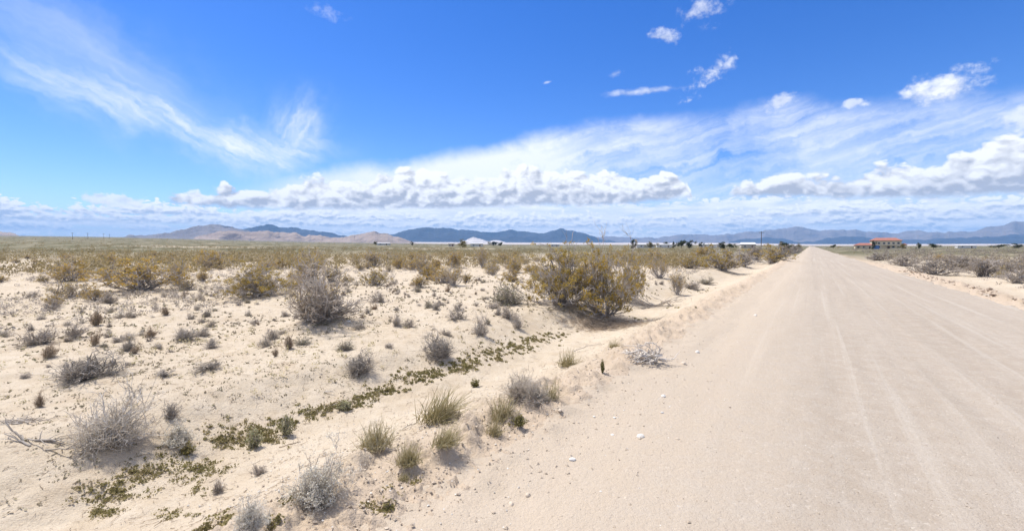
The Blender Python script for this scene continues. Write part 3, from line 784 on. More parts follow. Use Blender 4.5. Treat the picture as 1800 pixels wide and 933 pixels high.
def twig_shrub(seed, nm=60, ns=420, nf=700, r=0.010, maxang=84, lf=0, lsize=0.03, bend=0.13, flat=1.0, power=0.75):
    rg = np.random.default_rng(seed)
    d = dome_dirs(nm, rg, maxang, power)
    base = rg.normal(size=(nm, 3)) * np.array([.045, .045, 0]); base[:, 2] = -0.03
    pa = np.arctan2(d[:, 1], d[:, 0])
    L = rg.uniform(0.35, 1.0, nm)[:, None] * (1 + 0.30 * np.sin(pa * rg.integers(1, 3) + rg.uniform(0, 6)) + 0.22 * np.sin(pa * rg.integers(3, 6) + rg.uniform(0, 6)))[:, None]
    tip = base + d * L * np.array([0.48, 0.48, 0.92]) + np.array([rg.normal() * .10, rg.normal() * .10, 0]) * L; tip[:, 2] = np.maximum(tip[:, 2], 0.04)
    P = grow(base, tip, 5, bend, rg)
    P2 = twigs_from(P, ns, 0.25, 0.95, 0.22, 0.55, rg)
    P3 = twigs_from(P2, nf, 0.3, 1.0, 0.12, 0.6, rg)
    for q_ in (P, P2, P3): q_[..., 2] = np.maximum(q_[..., 2], 0.0)
    tv = join([tubes(P, rad_taper(nm, 5, r * 1.5, r * 0.6, rg), 3, rg), tubes(P2, rad_taper(ns, 3, r * 0.7, r * 0.4, rg), 3, rg), tubes(P3, rad_taper(nf, 3, r * 0.5, r * 0.3, rg), 3, rg)])
    lv = None
    if lf:
        tips = np.concatenate([P3[:, -1], P3[:, 1], P2[:, -1]])
        C = tips[rg.integers(0, len(tips), lf)] + rg.normal(size=(lf, 3)) * 0.018
        C[:, 2] = np.maximum(C[:, 2], 0.01)
        lv = leaves(C, lsize, rg)
    return tv, lv
def creosote(seed, nm=34, ns=240, nf=900, lf=5200, lsize=0.02, maxang=58, r=0.0075, lo=0.35, power=0.7, clump=0.022, tuft_share=0.5):
    """fan of thin bent stems from one crown, leaf tufts on the outer twigs"""
    rg = np.random.default_rng(seed)
    d = dome_dirs(nm, rg, maxang, power)
    base = rg.normal(size=(nm, 3)) * np.array([.05, .05, 0]); base[:, 2] = -0.03
    hfac = rg.uniform(0.5, 1.0, nm)[:, None]
    tip = base + d * hfac * np.array([0.56, 0.56, 0.98])
    tip[:, 2] = np.maximum(tip[:, 2], 0.10)
    P = grow(base, tip, 6, 0.10, rg)
    P2 = twigs_from(P, ns, 0.3, 0.98, 0.26, 0.42, rg, 4, 0.25)
    P3 = twigs_from(P2, nf, 0.3, 1.0, 0.11, 0.5, rg, 3, 0.25)
    for q_ in (P, P2, P3): q_[..., 2] = np.maximum(q_[..., 2], 0.0)
    tv = join([tubes(P, rad_taper(nm, 6, r * 1.5, r * 0.5, rg), 4, rg), tubes(P2, rad_taper(ns, 4, r * 0.6, r * 0.35, rg), 3, rg), tubes(P3, rad_taper(nf, 3, r * 0.4, r * 0.22, rg), 3, rg)])
    keep = P3[(P3[:, -1, 2] > lo * 0.35) & (rg.uniform(size=nf) < tuft_share)]
    per = max(1, lf // max(len(keep), 1))
    u = rg.uniform(0.3, 1.1, (len(keep), per, 1))
    C = keep[:, None, 1] * (1 - u) + keep[:, None, -1] * u + rg.normal(size=(len(keep), per, 3)) * clump
    return tv, leaves(C.reshape(-1, 3), lsize, rg, 0.65, 0.3)
def tuft(seed, n=170, lean=(0, 0), r=0.012, spread=0.5):
    rg = np.random.default_rng(seed)
    d = dome_dirs(n, rg, 82, 0.75)
    base = rg.normal(size=(n, 3)) * np.array([.13, .11, 0])
    L = (0.25 + 0.8 * rg.uniform(0, 1, n) ** 1.4)[:, None]
    tip = base + d * L * np.array([0.55, 0.55, 1.0]) + np.array([lean[0], lean[1], 0]) * L
    mid = base + (tip - base) * 0.55 + np.array([0, 0, 0.12]) * L
    u = np.linspace(0, 1, 5)[None, :, None]
    P = base[:, None] * (1 - u) ** 2 + 2 * mid[:, None] * u * (1 - u) + tip[:, None] * u ** 2
    P = P + rg.normal(size=P.shape) * 0.012
    P[..., 2] = np.maximum(P[..., 2], -0.01)
    return tubes(P, rad_taper(n, 5, r, r * 0.25, rg), 3, rg)
def forb(seed, n=26, per=14, tall=1.0, lsize=0.12):
    rg = np.random.default_rng(seed)
    d = dome_dirs(n, rg, 70, 0.8)
    base = rg.normal(size=(n, 3)) * np.array([.06, .06, 0])
    P = grow(base, base + d * rg.uniform(0.5, 1, n)[:, None] * np.array([.5, .5, .95]), 4, 0.1, rg)
    u = rg.uniform(0.15, 1.05, (n, per)); f = u * 3; i0 = np.clip(f.astype(int), 0, 2); fr = (f - i0)[..., None]
    rows = np.arange(n)[:, None]
    C = P[rows, i0] * (1 - fr) + P[rows, i0 + 1] * fr + rg.normal(size=(n, per, 3)) * 0.05
    C[..., 2] = np.maximum(C[..., 2], 0.02)
    return tubes(P, rad_taper(n, 4, .018, .008, rg), 3, rg), leaves(C.reshape(-1, 3), lsize, rg, 0.55, 0.5)
def two_mat(name, tv, lv, m1, m2):
    if lv is None: return np_mesh(name, tv[0], tv[1], m1)
    V, F = join([tv, lv])
    return np_mesh(name, V, F, [m1, m2], np.concatenate([np.zeros(len(tv[1])), np.ones(len(lv[1]))]))
def place(o, p, w, h, rz=None, tilt=0.0, dy=1.0):
    o.location = (p.x, p.y, p.z); o.scale = (w, w * dy, h)
    o.rotation_euler = (random.gauss(0, tilt), random.gauss(0, tilt), random.uniform(0, 6.28) if rz is None else rz)
    return o
def base_at(x, y, w_px):
    """crown position: the photo row marks the front edge of the plant"""
    p = at(x, y); wm = px_m(w_px, p)
    k = 1 + 0.18 * wm / math.hypot(p.x, p.y)
    q_ = Vector((p.x * k, p.y * k, 0)); q_.z = float(H(q_.x, q_.y)); return q_

# ---- creosote prototypes
creo_near = [creosote(200 + i, 48, 380, 1300, 10000, 0.020, 82, 0.0056, 0.08, 0.62, 0.015, 0.26) for i in range(3)]
creo_mid = [creosote(300 + i, 34, 200, 600, 3600, 0.029, 76, 0.0085, 0.25, 0.65, 0.02, 0.36) for i in range(3)]
creo_open = [creosote(320 + i, 26, 170, 560, 1900, 0.028, 56, 0.0090, 0.4, 0.6, 0.025) for i in range(3)]
def creo_meshes(lst, nm): return [(np_mesh('stems', a[0], a[1], M['creosote_stem']), np_mesh('foliage', b[0], b[1], M['creosote_leaf'])) for a, b in lst]
CB = [(np_mesh('stems', a[0], a[1], M['creosote_stem']), np_mesh('foliage', b[0], b[1], M['scrub_brown'])) for a, b in creo_mid]
CN, CM, CO = creo_meshes(creo_near, 'near'), creo_meshes(creo_mid, 'mid'), creo_meshes(creo_open, 'open')
def put_creosote(p, w, h, pair, label, group, rz=None):
    e = empty('creosote_bush', (p.x, p.y, p.z), random.uniform(0, 6.28) if rz is None else rz)
    e.scale = (w, w, h)
    mobj('stems', pair[0], e); mobj('foliage', pair[1], e)
    tag(e, label, 'bush', group); return e
OCC = []
for k, (x, y, w, h, st, lb) in enumerate(CREO):
    p = base_at(x, y, w); wm, hm = px_m(w, p), px_m(h, p)
    pair = CN[k % 3] if k < 3 or k == 3 else {'open': CO, 'dense': CM, 'brown': CB}[st][k % 3]
    e = put_creosote(p, wm * 1.05, hm * 1.05, pair, lb, None)
    if st == 'brown': e.name = 'brown_bush'
    OCC.append((p.x, p.y, wm * 0.5))
# ---- the big bare twiggy bush
x, y, w, h = TWIGGY
p = base_at(x, y, w); wm, hm = px_m(w, p), px_m(h, p)
tv, lv = twig_shrub(77, 70, 620, 1500, 0.0085, 80, 0, bend=0.12, power=0.85)
e = empty('bare_bush', (p.x, p.y, p.z)); e.scale = (wm, wm, hm)
mobj('stems', np_mesh('stems', tv[0], tv[1], M['twig_grey']), e)
sub = creosote(78, 10, 60, 260, 700, 0.018, 60, 0.006, 0.5)
mobj('foliage', np_mesh('foliage', sub[1][0], sub[1][1], M['creosote_leaf']), e)
tag(e, 'bare grey twiggy bush with sprawling branches in front of the olive bushes', 'bush')
OCC.append((p.x, p.y, wm * 0.5))

# ---- dry shrubs
styles = {'grey': ('twig_grey', 'grey_leaf', 350, 0.022), 'dark': ('twig_dark', 'grey_leaf', 150, 0.02), 'pale': ('twig_pale', 'white_leaf', 250, 0.018),
          'white': ('twig_pale', 'white_leaf', 2600, 0.028), 'brown': ('twig_brown', 'grey_leaf', 120, 0.02), 'sage': ('twig_grey', 'sage_leaf', 3000, 0.026)}
protos = {}
for si, (st, (m1, m2, lf, ls)) in enumerate(styles.items()):
    protos[st] = []
    for v in range(4):
        tv, lv = twig_shrub(500 + si * 10 + v, 34 + 10 * v, 230 + 50 * v, 420 + 90 * v, 0.0105, 86 if st != 'brown' else 55, lf, ls, power=0.7)
        protos[st].append(two_mat('dry_shrub', tv, lv, M[m1], M[m2]))
dense_dark = two_mat('dry_shrub', *twig_shrub(640, 110, 620, 1100, 0.008, 86, 0, power=0.6), M['twig_dark'], M['grey_leaf'])
dense_pale = [two_mat('dry_shrub', *twig_shrub(650 + i, 90, 650, 1500, 0.0062, 84, 300, 0.012, power=0.7), M['twig_pale'], M['white_leaf']) for i in range(2)]
white_me = [two_mat('dry_shrub', *twig_shrub(660 + i, 60, 420, 1000, 0.007, 84, 9000, 0.026, power=0.65), M['twig_pale'], M['white_leaf']) for i in range(2)]
for k, (x, y, w, h, st, lb) in enumerate(SHRUB):
    p = base_at(x, y, w); wm, hm = px_m(w, p), px_m(h, p)
    me = protos[st][k % 4]
    if 'haystack' in lb or 'brushy' in lb or 'flattened dark' in lb: me = dense_dark
    if st == 'pale': me = dense_pale[k % 2]
    if st == 'white': me = white_me[k % 2]
    o = mobj('dry_shrub', me); place(o, p, wm * 1.12, hm * 1.12, None, 0.07, random.uniform(0.8, 1.0))
    tag(o, lb, 'shrub'); OCC.append((p.x, p.y, wm * 0.5))
for k, (x, y, w, h, lb) in enumerate(GRASS):
    p = base_at(x, y, w); wm, hm = px_m(w, p), px_m(h, p)
    V, F = tuft(700 + k, 380 if w > 45 else 230, (0.28 if 'lean' in lb or 'slant' in lb else 0.08, 0.0), 0.0075)
    o = mobj('grass_tuft', np_mesh('grass_tuft', V, F, M['straw'])); place(o, p, wm * 1.3, hm * 1.1, 0.0)
    tag(o, lb, 'grass'); OCC.append((p.x, p.y, wm * 0.5))
forb_me = [two_mat('leafy_plant', *forb(720 + i), M['forb'], M['forb']) for i in range(3)]
forb_sage = [two_mat('leafy_plant', *forb(730 + i, 34, 16), M['twig_grey'], M['sage_leaf']) for i in range(2)]
for k, (x, y, w, h, lb) in enumerate(FORB):
    p = base_at(x, y, w); wm, hm = px_m(w, p), px_m(h, p)
    o = mobj('leafy_plant', forb_sage[k % 2] if 'grey-green' in lb or 'bluish' in lb else forb_me[k % 3]); place(o, p, wm * 1.1, hm * 1.1)
    tag(o, lb, 'plant'); OCC.append((p.x, p.y, wm * 0.5))

# ================================================================== scattered individuals on the plain
MARKS = [(1050, 500, 'the big olive thicket'), (567, 540, 'the bare grey twiggy bush'), (248, 490, 'the low rounded olive bush'), (455, 500, 'the wide olive bush'),
         (797, 490, 'the small V-shaped bush'), (122, 480, 'the dark olive bush'), (1268, 460, 'the broad olive bush near the road'), (897, 520, 'the sage-green shrub'),
         (150, 650, 'the flattened dark shrub'), (777, 615, 'the haystack-shaped shrub'), (630, 645, 'the brushy shrub'), (664, 522, 'the small domed grey shrub'),
         (1640, 470, 'the nearest brown roadside bush'), (1559, 430, 'the two-storey house'), (1728, 475, 'the second roadside bush'), (322, 592, 'the low grey shrub'),
         (168, 560, 'the straw-brown shrub'), (741, 470, 'the yellowish bush'), (372, 460, 'the bush between the wide left bushes'), (655, 455, 'the bush above the domed shrub')]
ORD = ['nearest', 'second', 'third', 'fourth', 'fifth', 'sixth', 'seventh', 'eighth', 'ninth', 'tenth', 'eleventh', 'twelfth', 'thirteenth', 'fourteenth']
def to_px(x, y, z):
    c, s_ = math.cos(PITCH), math.sin(PITCH); Zc = y * c - (z - CAM_H) * s_; Yc = y * s_ + (z - CAM_H) * c
    return CX + F_PX * x / Zc, CY - F_PX * Yc / Zc
def label_by_marks(items, tail):
    """items (object, kind words): say for each which landmark it is nearest to, on which side, and its rank there"""
    bins = {}
    for o, word in items:
        u, v = to_px(*o.location)
        mk = min(MARKS, key=lambda m_: (u - m_[0]) ** 2 + ((v - m_[1]) * 2.5) ** 2)
        du, dv = u - mk[0], (v - mk[1]) * 2.0
        rel = ('right of' if du > 0 else 'left of') if abs(du) > abs(dv) else ('in front of' if dv > 0 else 'behind')
        bins.setdefault((word, rel, mk[2]), []).append((math.hypot(du, dv), o))
    for (word, rel, mk), lst in bins.items():
        lst.sort(key=lambda q_: q_[0])
        for k_, (d_, o) in enumerate(lst):
            o['label'] = f'{word}, {ORD[k_]} {rel} {mk}' if k_ < len(ORD) else f'{word}, farther out {rel} {mk}'
def in_view(x, y, m=1.0):
    return y > 2 and abs(x / y) < 1.14 * m
def free(x, y, rr, occ):
    for ox, oy, orr in occ:
        if (x - ox) ** 2 + (y - oy) ** 2 < (rr + orr * 0.8) ** 2: return False
    return True
def scatter(n, r0, r1, size, tl=-9.0, tr=9.0, power=1.0, tries=40, mask=None, azlim=48.5):
    out = []
    for _ in range(n * tries):
        if len(out) >= n: break
        rr = r0 + (r1 - r0) * random.random() ** power
        a = R(random.uniform(-azlim, azlim)); x, y = math.sin(a) * rr, math.cos(a) * rr
        s_, t_ = road_st(x, y)
        if tl < t_ < tr: continue
        if mask is not None and mask(x, y) < random.random(): continue
        w_ = size[0] + (size[1] - size[0]) * random.random() ** 1.6
        if not free(x, y, w_ * 0.45, OCC): continue
        OCC.append((x, y, w_ * 0.45)); out.append((x, y, w_, rr, t_))
    return out
# middle creosote belt
belt, smalls = [], []
for (x, y, w_, rr, t_) in scatter(272, 27, 120, (0.9, 2.5), -9.8, 15.0, 0.85):
    p = Vector((x, y, float(H(x, y)) - 0.02)); hm = w_ * random.uniform(0.5, 0.72)
    side = 'right' if t_ > 0 else 'left'
    belt.append((put_creosote(p, w_, min(hm, 1.75), (CM + CO)[random.choice((0, 1, 2, 0, 1, 2, 3, 4, 5))],
                 f'olive creosote bush in the scrub belt across the plain, {side} of the road', f'creosote bushes of the scrub belt {side} of the road'), ('large ' if w_ > 1.8 else 'small ') + 'olive belt bush'))
# small dry shrubs between
cl = lambda x, y: float(np.clip(0.55 + 1.6 * fbm(x * 0.15, y * 0.15, 131, 2), 0.05, 1))
sm = scatter(275, 11.0, 33, (0.18, 0.58), -8.4, 9.2, 0.85, 60, cl)
for (x, y, w_, rr, t_) in sm:
    st = random.choices(['grey', 'dark', 'pale', 'brown', 'sage'], [6, 1.0, 2.2, 1.8, 0.9])[0]
    p = Vector((x, y, float(H(x, y)) - 0.01))
    o = mobj('dry_shrub', random.choice(protos[st])); place(o, p, w_, w_ * random.uniform(0.45, 0.85), None, 0.14, random.uniform(0.65, 1.0))
    side = 'right' if t_ > 0 else 'left'
    word = {'grey': 'grey', 'dark': 'dark grey', 'pale': 'pale', 'brown': 'brown', 'sage': 'sage-green'}[st]
    tag(o, f'small {word} dry shrub scattered on the sand plain {side} of the road', 'shrub', f'small {word} shrubs on the plain {side} of the road')
    smalls.append((o, f'small {word} dry shrub'))

label_by_marks(belt, ''); label_by_marks(smalls, '')

# ---- the rest of the scrub, too many to count: low-detail clumps joined in one mesh
def clumps(pts, nl, lsize, rg, stems=True, shape=(0.5, 0.5, 0.7)):
    """pts rows: x, y, z, width, height"""
    n = len(pts)
    th = rg.uniform(0, 2 * math.pi, (n, nl)); u = rg.uniform(0.0, 1.0, (n, nl)); rr = np.sqrt(rg.uniform(0.05, 1, (n, nl)))
    zz = 0.12 + 0.88 * u
    rad_ = rr * (0.18 + 0.82 * np.sin(np.clip(zz, 0, 1) ** 0.8 * math.pi * 0.78)) * 0.5
    lob = 1 + 0.28 * np.sin(th * 3 + rg.uniform(0, 6, (n, 1)))
    C = np.stack([pts[:, None, 0] + np.cos(th) * rad_ * lob * pts[:, None, 3], pts[:, None, 1] + np.sin(th) * rad_ * lob * pts[:, None, 3],
                  pts[:, None, 2] + zz * pts[:, None, 4] * rg.uniform(0.75, 1.1, (n, nl))], -1).reshape(-1, 3)
    sz = np.repeat(pts[:, 3] * lsize, nl)
    d = unit(rg.normal(size=(len(C), 3)) + np.array([0, 0, 0.6])); e = unit(np.cross(d, rg.normal(size=(len(C), 3))))
    L = (sz * rg.uniform(0.6, 1.4, len(C)))[:, None]
    V = np.stack([C - d * L, C + e * L * 0.45, C + d * L, C - e * L * 0.45], 1).reshape(-1, 3)
    return V, (np.arange(len(C)) * 4)[:, None] + np.arange(4)
def rand_field(n, r0, r1, wlo, whi, power, rg, tl=-9.5, tr=9.5, hf=(0.45, 0.75)):
    rr = r0 * (r1 / r0) ** (rg.uniform(0, 1, n) ** power); a = np.radians(rg.uniform(-52, 52, n))
    x, y = np.sin(a) * rr, np.cos(a) * rr
    s_, t_ = road_st(x, y)
    ok = (t_ < tl) | (t_ > tr)
    ok &= rg.uniform(0, 1, n) < np.clip(0.55 + 2.0 * fbm(x * 0.04, y * 0.04, 141, 3), 0.04, 1)
    x, y, rr = x[ok], y[ok], rr[ok]
    w_ = wlo + (whi - wlo) * rg.uniform(0, 1, len(x)) ** 1.5
    return np.stack([x, y, H(x, y) - 0.03, w_, w_ * rg.uniform(hf[0], hf[1], len(x))], -1)
rg = np.random.default_rng(900)
fld = rand_field(13000, 52, 380, 0.9, 2.3, 0.9, rg, -9.8, 16); V, F = clumps(fld, 46, 0.068, rg)
_, ft = road_st(V[F[:, 0], 0], V[F[:, 0], 1])
tag(mobj('creosote_scrub', np_mesh('creosote_scrub', V, F, [M['creosote_far'], M['scrub_brown']], (ft > 0).astype(int))), 'olive-brown creosote scrub covering the plain towards the horizon', 'scrub', kind='stuff')
fld = rand_field(3400, 400, 2600, 1.6, 4.0, 0.9, rg); V, F = clumps(fld, 16, 0.10, rg)
fld2 = rand_field(5600, 22, 300, 0.6, 1.9, 0.85, rg, -999, 11.5, (0.4, 0.65)); fld2 = fld2[road_st(fld2[:, 0], fld2[:, 1])[1] > 11.5]
V2, F2 = clumps(fld2, 60, 0.06, rg)
tag(mobj('roadside_brush', np_mesh('roadside_brush', V2, F2, [M['scrub_brown'], M['creosote_far']], np.repeat(rg.uniform(size=len(fld2)) < .4, 60))), 'grey-brown brush on the plain right of the road', 'scrub', kind='stuff')
tag(mobj('distant_scrub', np_mesh('distant_scrub', V, F, M['creosote_far'])), 'thin grey-green scrub on the far slopes below the mountains', 'scrub', kind='stuff')
fld = rand_field(17000, 20, 130, 0.16, 0.55, 0.85, rg, -8.6, 10.5, (0.4, 0.75)); V, F = clumps(fld, 26, 0.10, rg)
tag(mobj('low_scrub', np_mesh('low_scrub', V, F, M['scrub_far'])), 'low grey-brown scrub filling the gaps between the bushes', 'scrub', kind='stuff')

fld = rand_field(9000, 6.5, 48, 0.07, 0.2, 0.9, rg, -7.6, 11, (0.6, 1.1)); V, F = clumps(fld, 22, 0.13, rg)
tag(mobj('dry_sprouts', np_mesh('dry_sprouts', V, F, M['straw'])), 'tiny dry straw-coloured sprouts covering the sand', 'dry grass', kind='stuff')

# ---- ground litter: crumbs of dry plants
def litter_field(n, r0, r1, tl, tr, seed, thr, size):
    rg = np.random.default_rng(seed)
    rr = r0 * (r1 / r0) ** rg.uniform(0, 1, n); a = np.radians(rg.uniform(-50, 50, n))
    x, y = np.sin(a) * rr, np.cos(a) * rr; s_, t_ = road_st(x, y)
    ok = (t_ > tl) & (t_ < tr) & (fbm(x * 0.55, y * 0.55, seed, 3) + 0.25 * rg.normal(size=n) > thr)
    x, y = x[ok], y[ok]
    return np.stack([x, y, H(x, y)], -1), rg
C, rg = litter_field(16000, 4.5, 40, -50, -7.2, 151, 0.10, 0.05)
per = rg.integers(2, 12, len(C)); spr = np.repeat(rg.uniform(.01, .05, len(C)), per)[:, None]
C = np.repeat(C, per, 0); C = C + rg.normal(size=C.shape) * np.array([1, 1, 0]) * spr
far_ = np.clip(np.hypot(C[:, 0], C[:, 1]) / 9, 1, 3.2)
C[:, 2] = H(C[:, 0], C[:, 1]) + rg.uniform(0.002, 0.018, len(C)) * far_
V, F = leaves(C, 0.03 * far_ * rg.uniform(.5, 1.5, len(C)), rg, 0.5, 0.0)
tag(mobj('plant_litter', np_mesh('plant_litter', V, F, M['litter'])), 'dark crumbs of dead plants strewn over the left sand', 'litter', kind='stuff')

n = 5200
rr = 4.6 * (26 / 4.6) ** rg.uniform(0, 1, n); a = np.radians(rg.uniform(-50, 40, n)); x, y = np.sin(a) * rr, np.cos(a) * rr
k_ = road_st(x, y)[1] < -4.2; x, y = x[k_], y[k_]; n = len(x)
a = rg.uniform(0, 6.28, n); L = .03 + .14 * rg.uniform(0, 1, n) ** 2.2 ; b_ = a + rg.normal(size=n) * .5
Q = np.stack([np.stack([x, y], -1), np.stack([x + np.cos(a) * L * .5, y + np.sin(a) * L * .5], -1), np.stack([x + np.cos(a) * L * .5 + np.cos(b_) * L * .5, y + np.sin(a) * L * .5 + np.sin(b_) * L * .5], -1)], 1)
Q = np.concatenate([Q, (H(Q[..., 0], Q[..., 1]) + rg.uniform(.002, .022, (n, 3)))[..., None]], -1)
V, F = tubes(Q, rad_taper(n, 3, .0035, .0018, rg), 3, rg)
tag(mobj('fallen_twigs', np_mesh('fallen_twigs', V, F, M['twig_brown'])), 'short dry twigs strewn over the sand left of the road', 'twigs', kind='stuff')

# ---- green mats along the swale: photo patches (x, y, half width px, half height px, share)
MATS = [(200, 868, 45, 18, 1), (240, 833, 34, 14, 1), (185, 900, 24, 9, .8), (330, 822, 52, 18, 1.2), (400, 775, 42, 16, 1), (445, 760, 46, 16, 1.2), (470, 775, 30, 12, .8),
        (548, 728, 22, 11, 1), (500, 745, 30, 10, .8), (610, 715, 28, 9, 1), (580, 720, 16, 6, .5), (680, 685, 26, 7, 1), (650, 692, 18, 6, .6), (720, 663, 30, 10, .9), (750, 655, 26, 8, .8), (770, 662, 22, 8, .6),
        (800, 648, 26, 7, .9), (640, 702, 24, 7, .8), (830, 637, 32, 8, 1), (870, 622, 34, 8, 1), (905, 610, 34, 7, 1), (945, 600, 30, 6, 1), (975, 590, 24, 5, .8), (690, 858, 20, 6, .5), (665, 898, 18, 6, .6), (730, 846, 14, 4, .4),
        (905, 745, 16, 5, .5), (510, 880, 14, 6, .3), (350, 860, 22, 10, .4), (300, 905, 26, 10, .4), (400, 915, 24, 8, .5), (360, 930, 20, 6, .6), (480, 920, 22, 8, .4), (1225, 508, 36, 6, 1), (1180, 540, 26, 5, .5), (1120, 560, 20, 4, .4)]
rg = np.random.default_rng(160)
Cs = []
for (x, y, a, b, sh) in MATS:
    n = int((26 if y > 740 or y < 570 else 34) * sh * max(a, 14) / 30 * 1.3)
    c0 = at(x, y); cu = at(x + a, y) - c0; cv = at(x, y - b) - c0
    for _ in range(n):
        c = c0 + cu * random.gauss(0, 0.6) + cv * random.gauss(0, 0.6)
        m_ = random.randint(8, 26); sp_ = random.uniform(0.012, 0.04)
        q_ = np.array([[c.x, c.y, 0]]) + rg.normal(size=(m_, 3)) * np.array([sp_, sp_, 0])
        q_[:, 2] = H(q_[:, 0], q_[:, 1]) + rg.uniform(0.002, 0.03, m_); Cs.append(q_)
C = np.concatenate(Cs)
V, F = leaves(C, 0.026 * np.clip(np.hypot(C[:, 0], C[:, 1]) / 6.5, 1, 2), rg, 0.6, 0.3)
tag(mobj('green_ground_cover', np_mesh('green_ground_cover', V, F, M['forb'])), 'low olive-green mats of ground cover along the swale', 'ground cover', kind='stuff')

# ================================================================== stones, gravel, clods
def rock(seed, sub=1):
    rg = np.random.default_rng(seed)
    import bmesh
    bm = bmesh.new(); bmesh.ops.create_icosphere(bm, subdivisions=sub, radius=0.5)
    k = rg.normal(size=(5, 3))
    for v in bm.verts:
        c = np.array(v.co)
        f = 1 + 0.22 * np.tanh(k @ unit(c[None])[0]).sum() * 0.5 + rg.normal() * 0.07
        v.co = Vector(c * f * np.array([1, .75, .6]))
    me = bpy.data.meshes.new('stone'); bm.to_mesh(me); bm.free(); return me
rocks = []
for i in range(5):
    for mname in ('stone_pale', 'stone_tan'):
        me = rock(40 + i, 2); me.materials.append(M[mname]); rocks.append(me)
STONES = [(1126, 768, 16, 'pale', 'largest white stone lying on the road edge'), (1190, 772, 9, 'tan', 'grey stone on the road right of the largest white stone'),
          (1006, 809, 13, 'pale', 'rounded pale stone on the sandy road edge, lower middle'), (1166, 697, 11, 'pale', 'white stone above the largest white stone'),
          (1226, 620, 9, 'pale', 'white stone at the road edge right of the dead wood'), (1200, 640, 12, 'tan', 'tan stone just below the dead wood'),
          (1045, 733, 7, 'pale', 'small pale stone on the bank right of the lilac-grey shrubs'), (1080, 735, 7, 'pale', 'small pale stone right of the one by the lilac shrubs'),
          (928, 870, 12, 'tan', 'brown stone above the washed-out crack'), (898, 887, 12, 'tan', 'flat tan stone beside the washed-out crack'),
          (1076, 765, 8, 'pale', 'pale pebble left of the largest white stone'), (1327, 555, 7, 'pale', 'white stone on the road edge far up the berm'),
          (892, 824, 7, 'pale', 'pale stone below the green creeping plant'), (984, 722, 9, 'tan', 'dark stone right of the lilac-grey shrub pair'),
          (1164, 726, 7, 'pale', 'white chip between two larger white stones'), (1100, 876, 8, 'tan', 'stone on the road near the bottom edge'),
          (612, 566, 8, 'pale', 'white scrap-like stone under the bare twiggy bush')]
for k, (x, y, w, m_, lb) in enumerate(STONES):
    p = at(x, y); wm = px_m(w, p)
    o = mobj('stone', rocks[(k % 5) * 2 + (m_ == 'tan')]); o.location = (p.x, p.y, p.z + wm * 0.12); o.scale = (wm, wm, wm)
    o.rotation_euler = (random.gauss(0, .2), random.gauss(0, .2), random.uniform(0, 6.28)); tag(o, lb, 'stone')
def gravel(n, seed, tmu, tsd, s0, s1, smin, smax, mat, name, label, flat=0.6):
    rg = np.random.default_rng(seed)
    s_ = s0 * (s1 / s0) ** rg.uniform(0, 1, n); t_ = rg.normal(tmu, tsd, n)
    x, y = road_xy(s_, t_)
    sz = smin + (smax - smin) * rg.uniform(0, 1, n) ** 4
    o8 = np.array([[1, 0, 0], [-1, 0, 0], [0, 1, 0], [0, -1, 0], [0, 0, 1], [0, 0, -1]], float) * 0.5
    f8 = np.array([[0, 2, 4], [2, 1, 4], [1, 3, 4], [3, 0, 4], [2, 0, 5], [1, 2, 5], [3, 1, 5], [0, 3, 5]])
    P = o8[None] * (sz[:, None, None]) * rg.uniform(0.6, 1.3, (n, 6, 1)) * np.array([1, 1, flat]) + rg.normal(size=(n, 6, 3)) * sz[:, None, None] * 0.08
    a = rg.uniform(0, 6.28, n); ca, sa = np.cos(a)[:, None], np.sin(a)[:, None]
    X = P[..., 0] * ca - P[..., 1] * sa + x[:, None]; Y = P[..., 0] * sa + P[..., 1] * ca + y[:, None]
    Z = P[..., 2] + (H(x, y) + 0.008 + sz * 0.1)[:, None]
    F = (np.arange(n) * 6)[:, None, None] + f8[None]
    o = mobj(name, np_mesh(name, np.stack([X, Y, Z], -1).reshape(-1, 3), F.reshape(-1, 3), mat)); tag(o, label, 'gravel', kind='stuff')
gravel(9000, 171, -3.5, 0.85, 2.2, 45, 0.006, 0.045, M['stone_tan'], 'berm_gravel', 'tan gravel and crumbs along the left road edge')
gravel(5000, 172, -4.0, 1.4, 2.2, 40, 0.006, 0.03, M['stone_pale'], 'pale_gravel', 'pale gravel scattered over the bank left of the road')
gravel(8000, 173, 1.8, 2.6, 2.2, 40, 0.005, 0.028, M['stone_tan'], 'road_gravel', 'fine loose gravel on the dirt road')
gravel(1500, 174, 7.7, 0.28, 3, 60, 0.03, 0.26, M['clod'], 'berm_clods', 'dark clods heaped along the right road edge')

gravel(5000, 175, -9.5, 3.2, 3.0, 30, 0.006, 0.03, M['stone_tan'], 'plain_pebbles', 'small tan pebbles scattered over the plain')

# ================================================================== dead wood
def branch_mesh(paths, r0, r1, k, rg, sides=6):
    P = np.array(paths, float); return tubes(P, rad_taper(len(P), P.shape[1], r0, r1, rg), sides, rg)
rg = np.random.default_rng(180)
p = at(1128, 634); sc = px_m(100, p)
e = empty('uprooted_shrub', (p.x, p.y, p.z), 0); e.scale = (sc, sc, sc)
tag(e, 'bleached uprooted dead shrub with splayed branches on the road berm', 'dead wood')
for k in range(6):                                      # split stump: splintered slabs leaning apart
    b0 = np.array([[.20 + rg.normal() * .05, rg.normal() * .04, -.03]])
    tp = b0 + np.array([[rg.normal() * .10, rg.normal() * .06, rg.uniform(.12, .30)]])
    w0 = rg.uniform(.03, .055)
    V, F = tubes(grow(b0, tp, 7, .14, rg), np.array([[1.2, 1.0, .85, .75, .55, .35, .06]]) * w0 * rg.uniform(.75, 1.25, (1, 7)), 6, rg)
    mobj('stump_piece', np_mesh('stump_piece', V, F, M['dead_wood'], smooth=False), e)
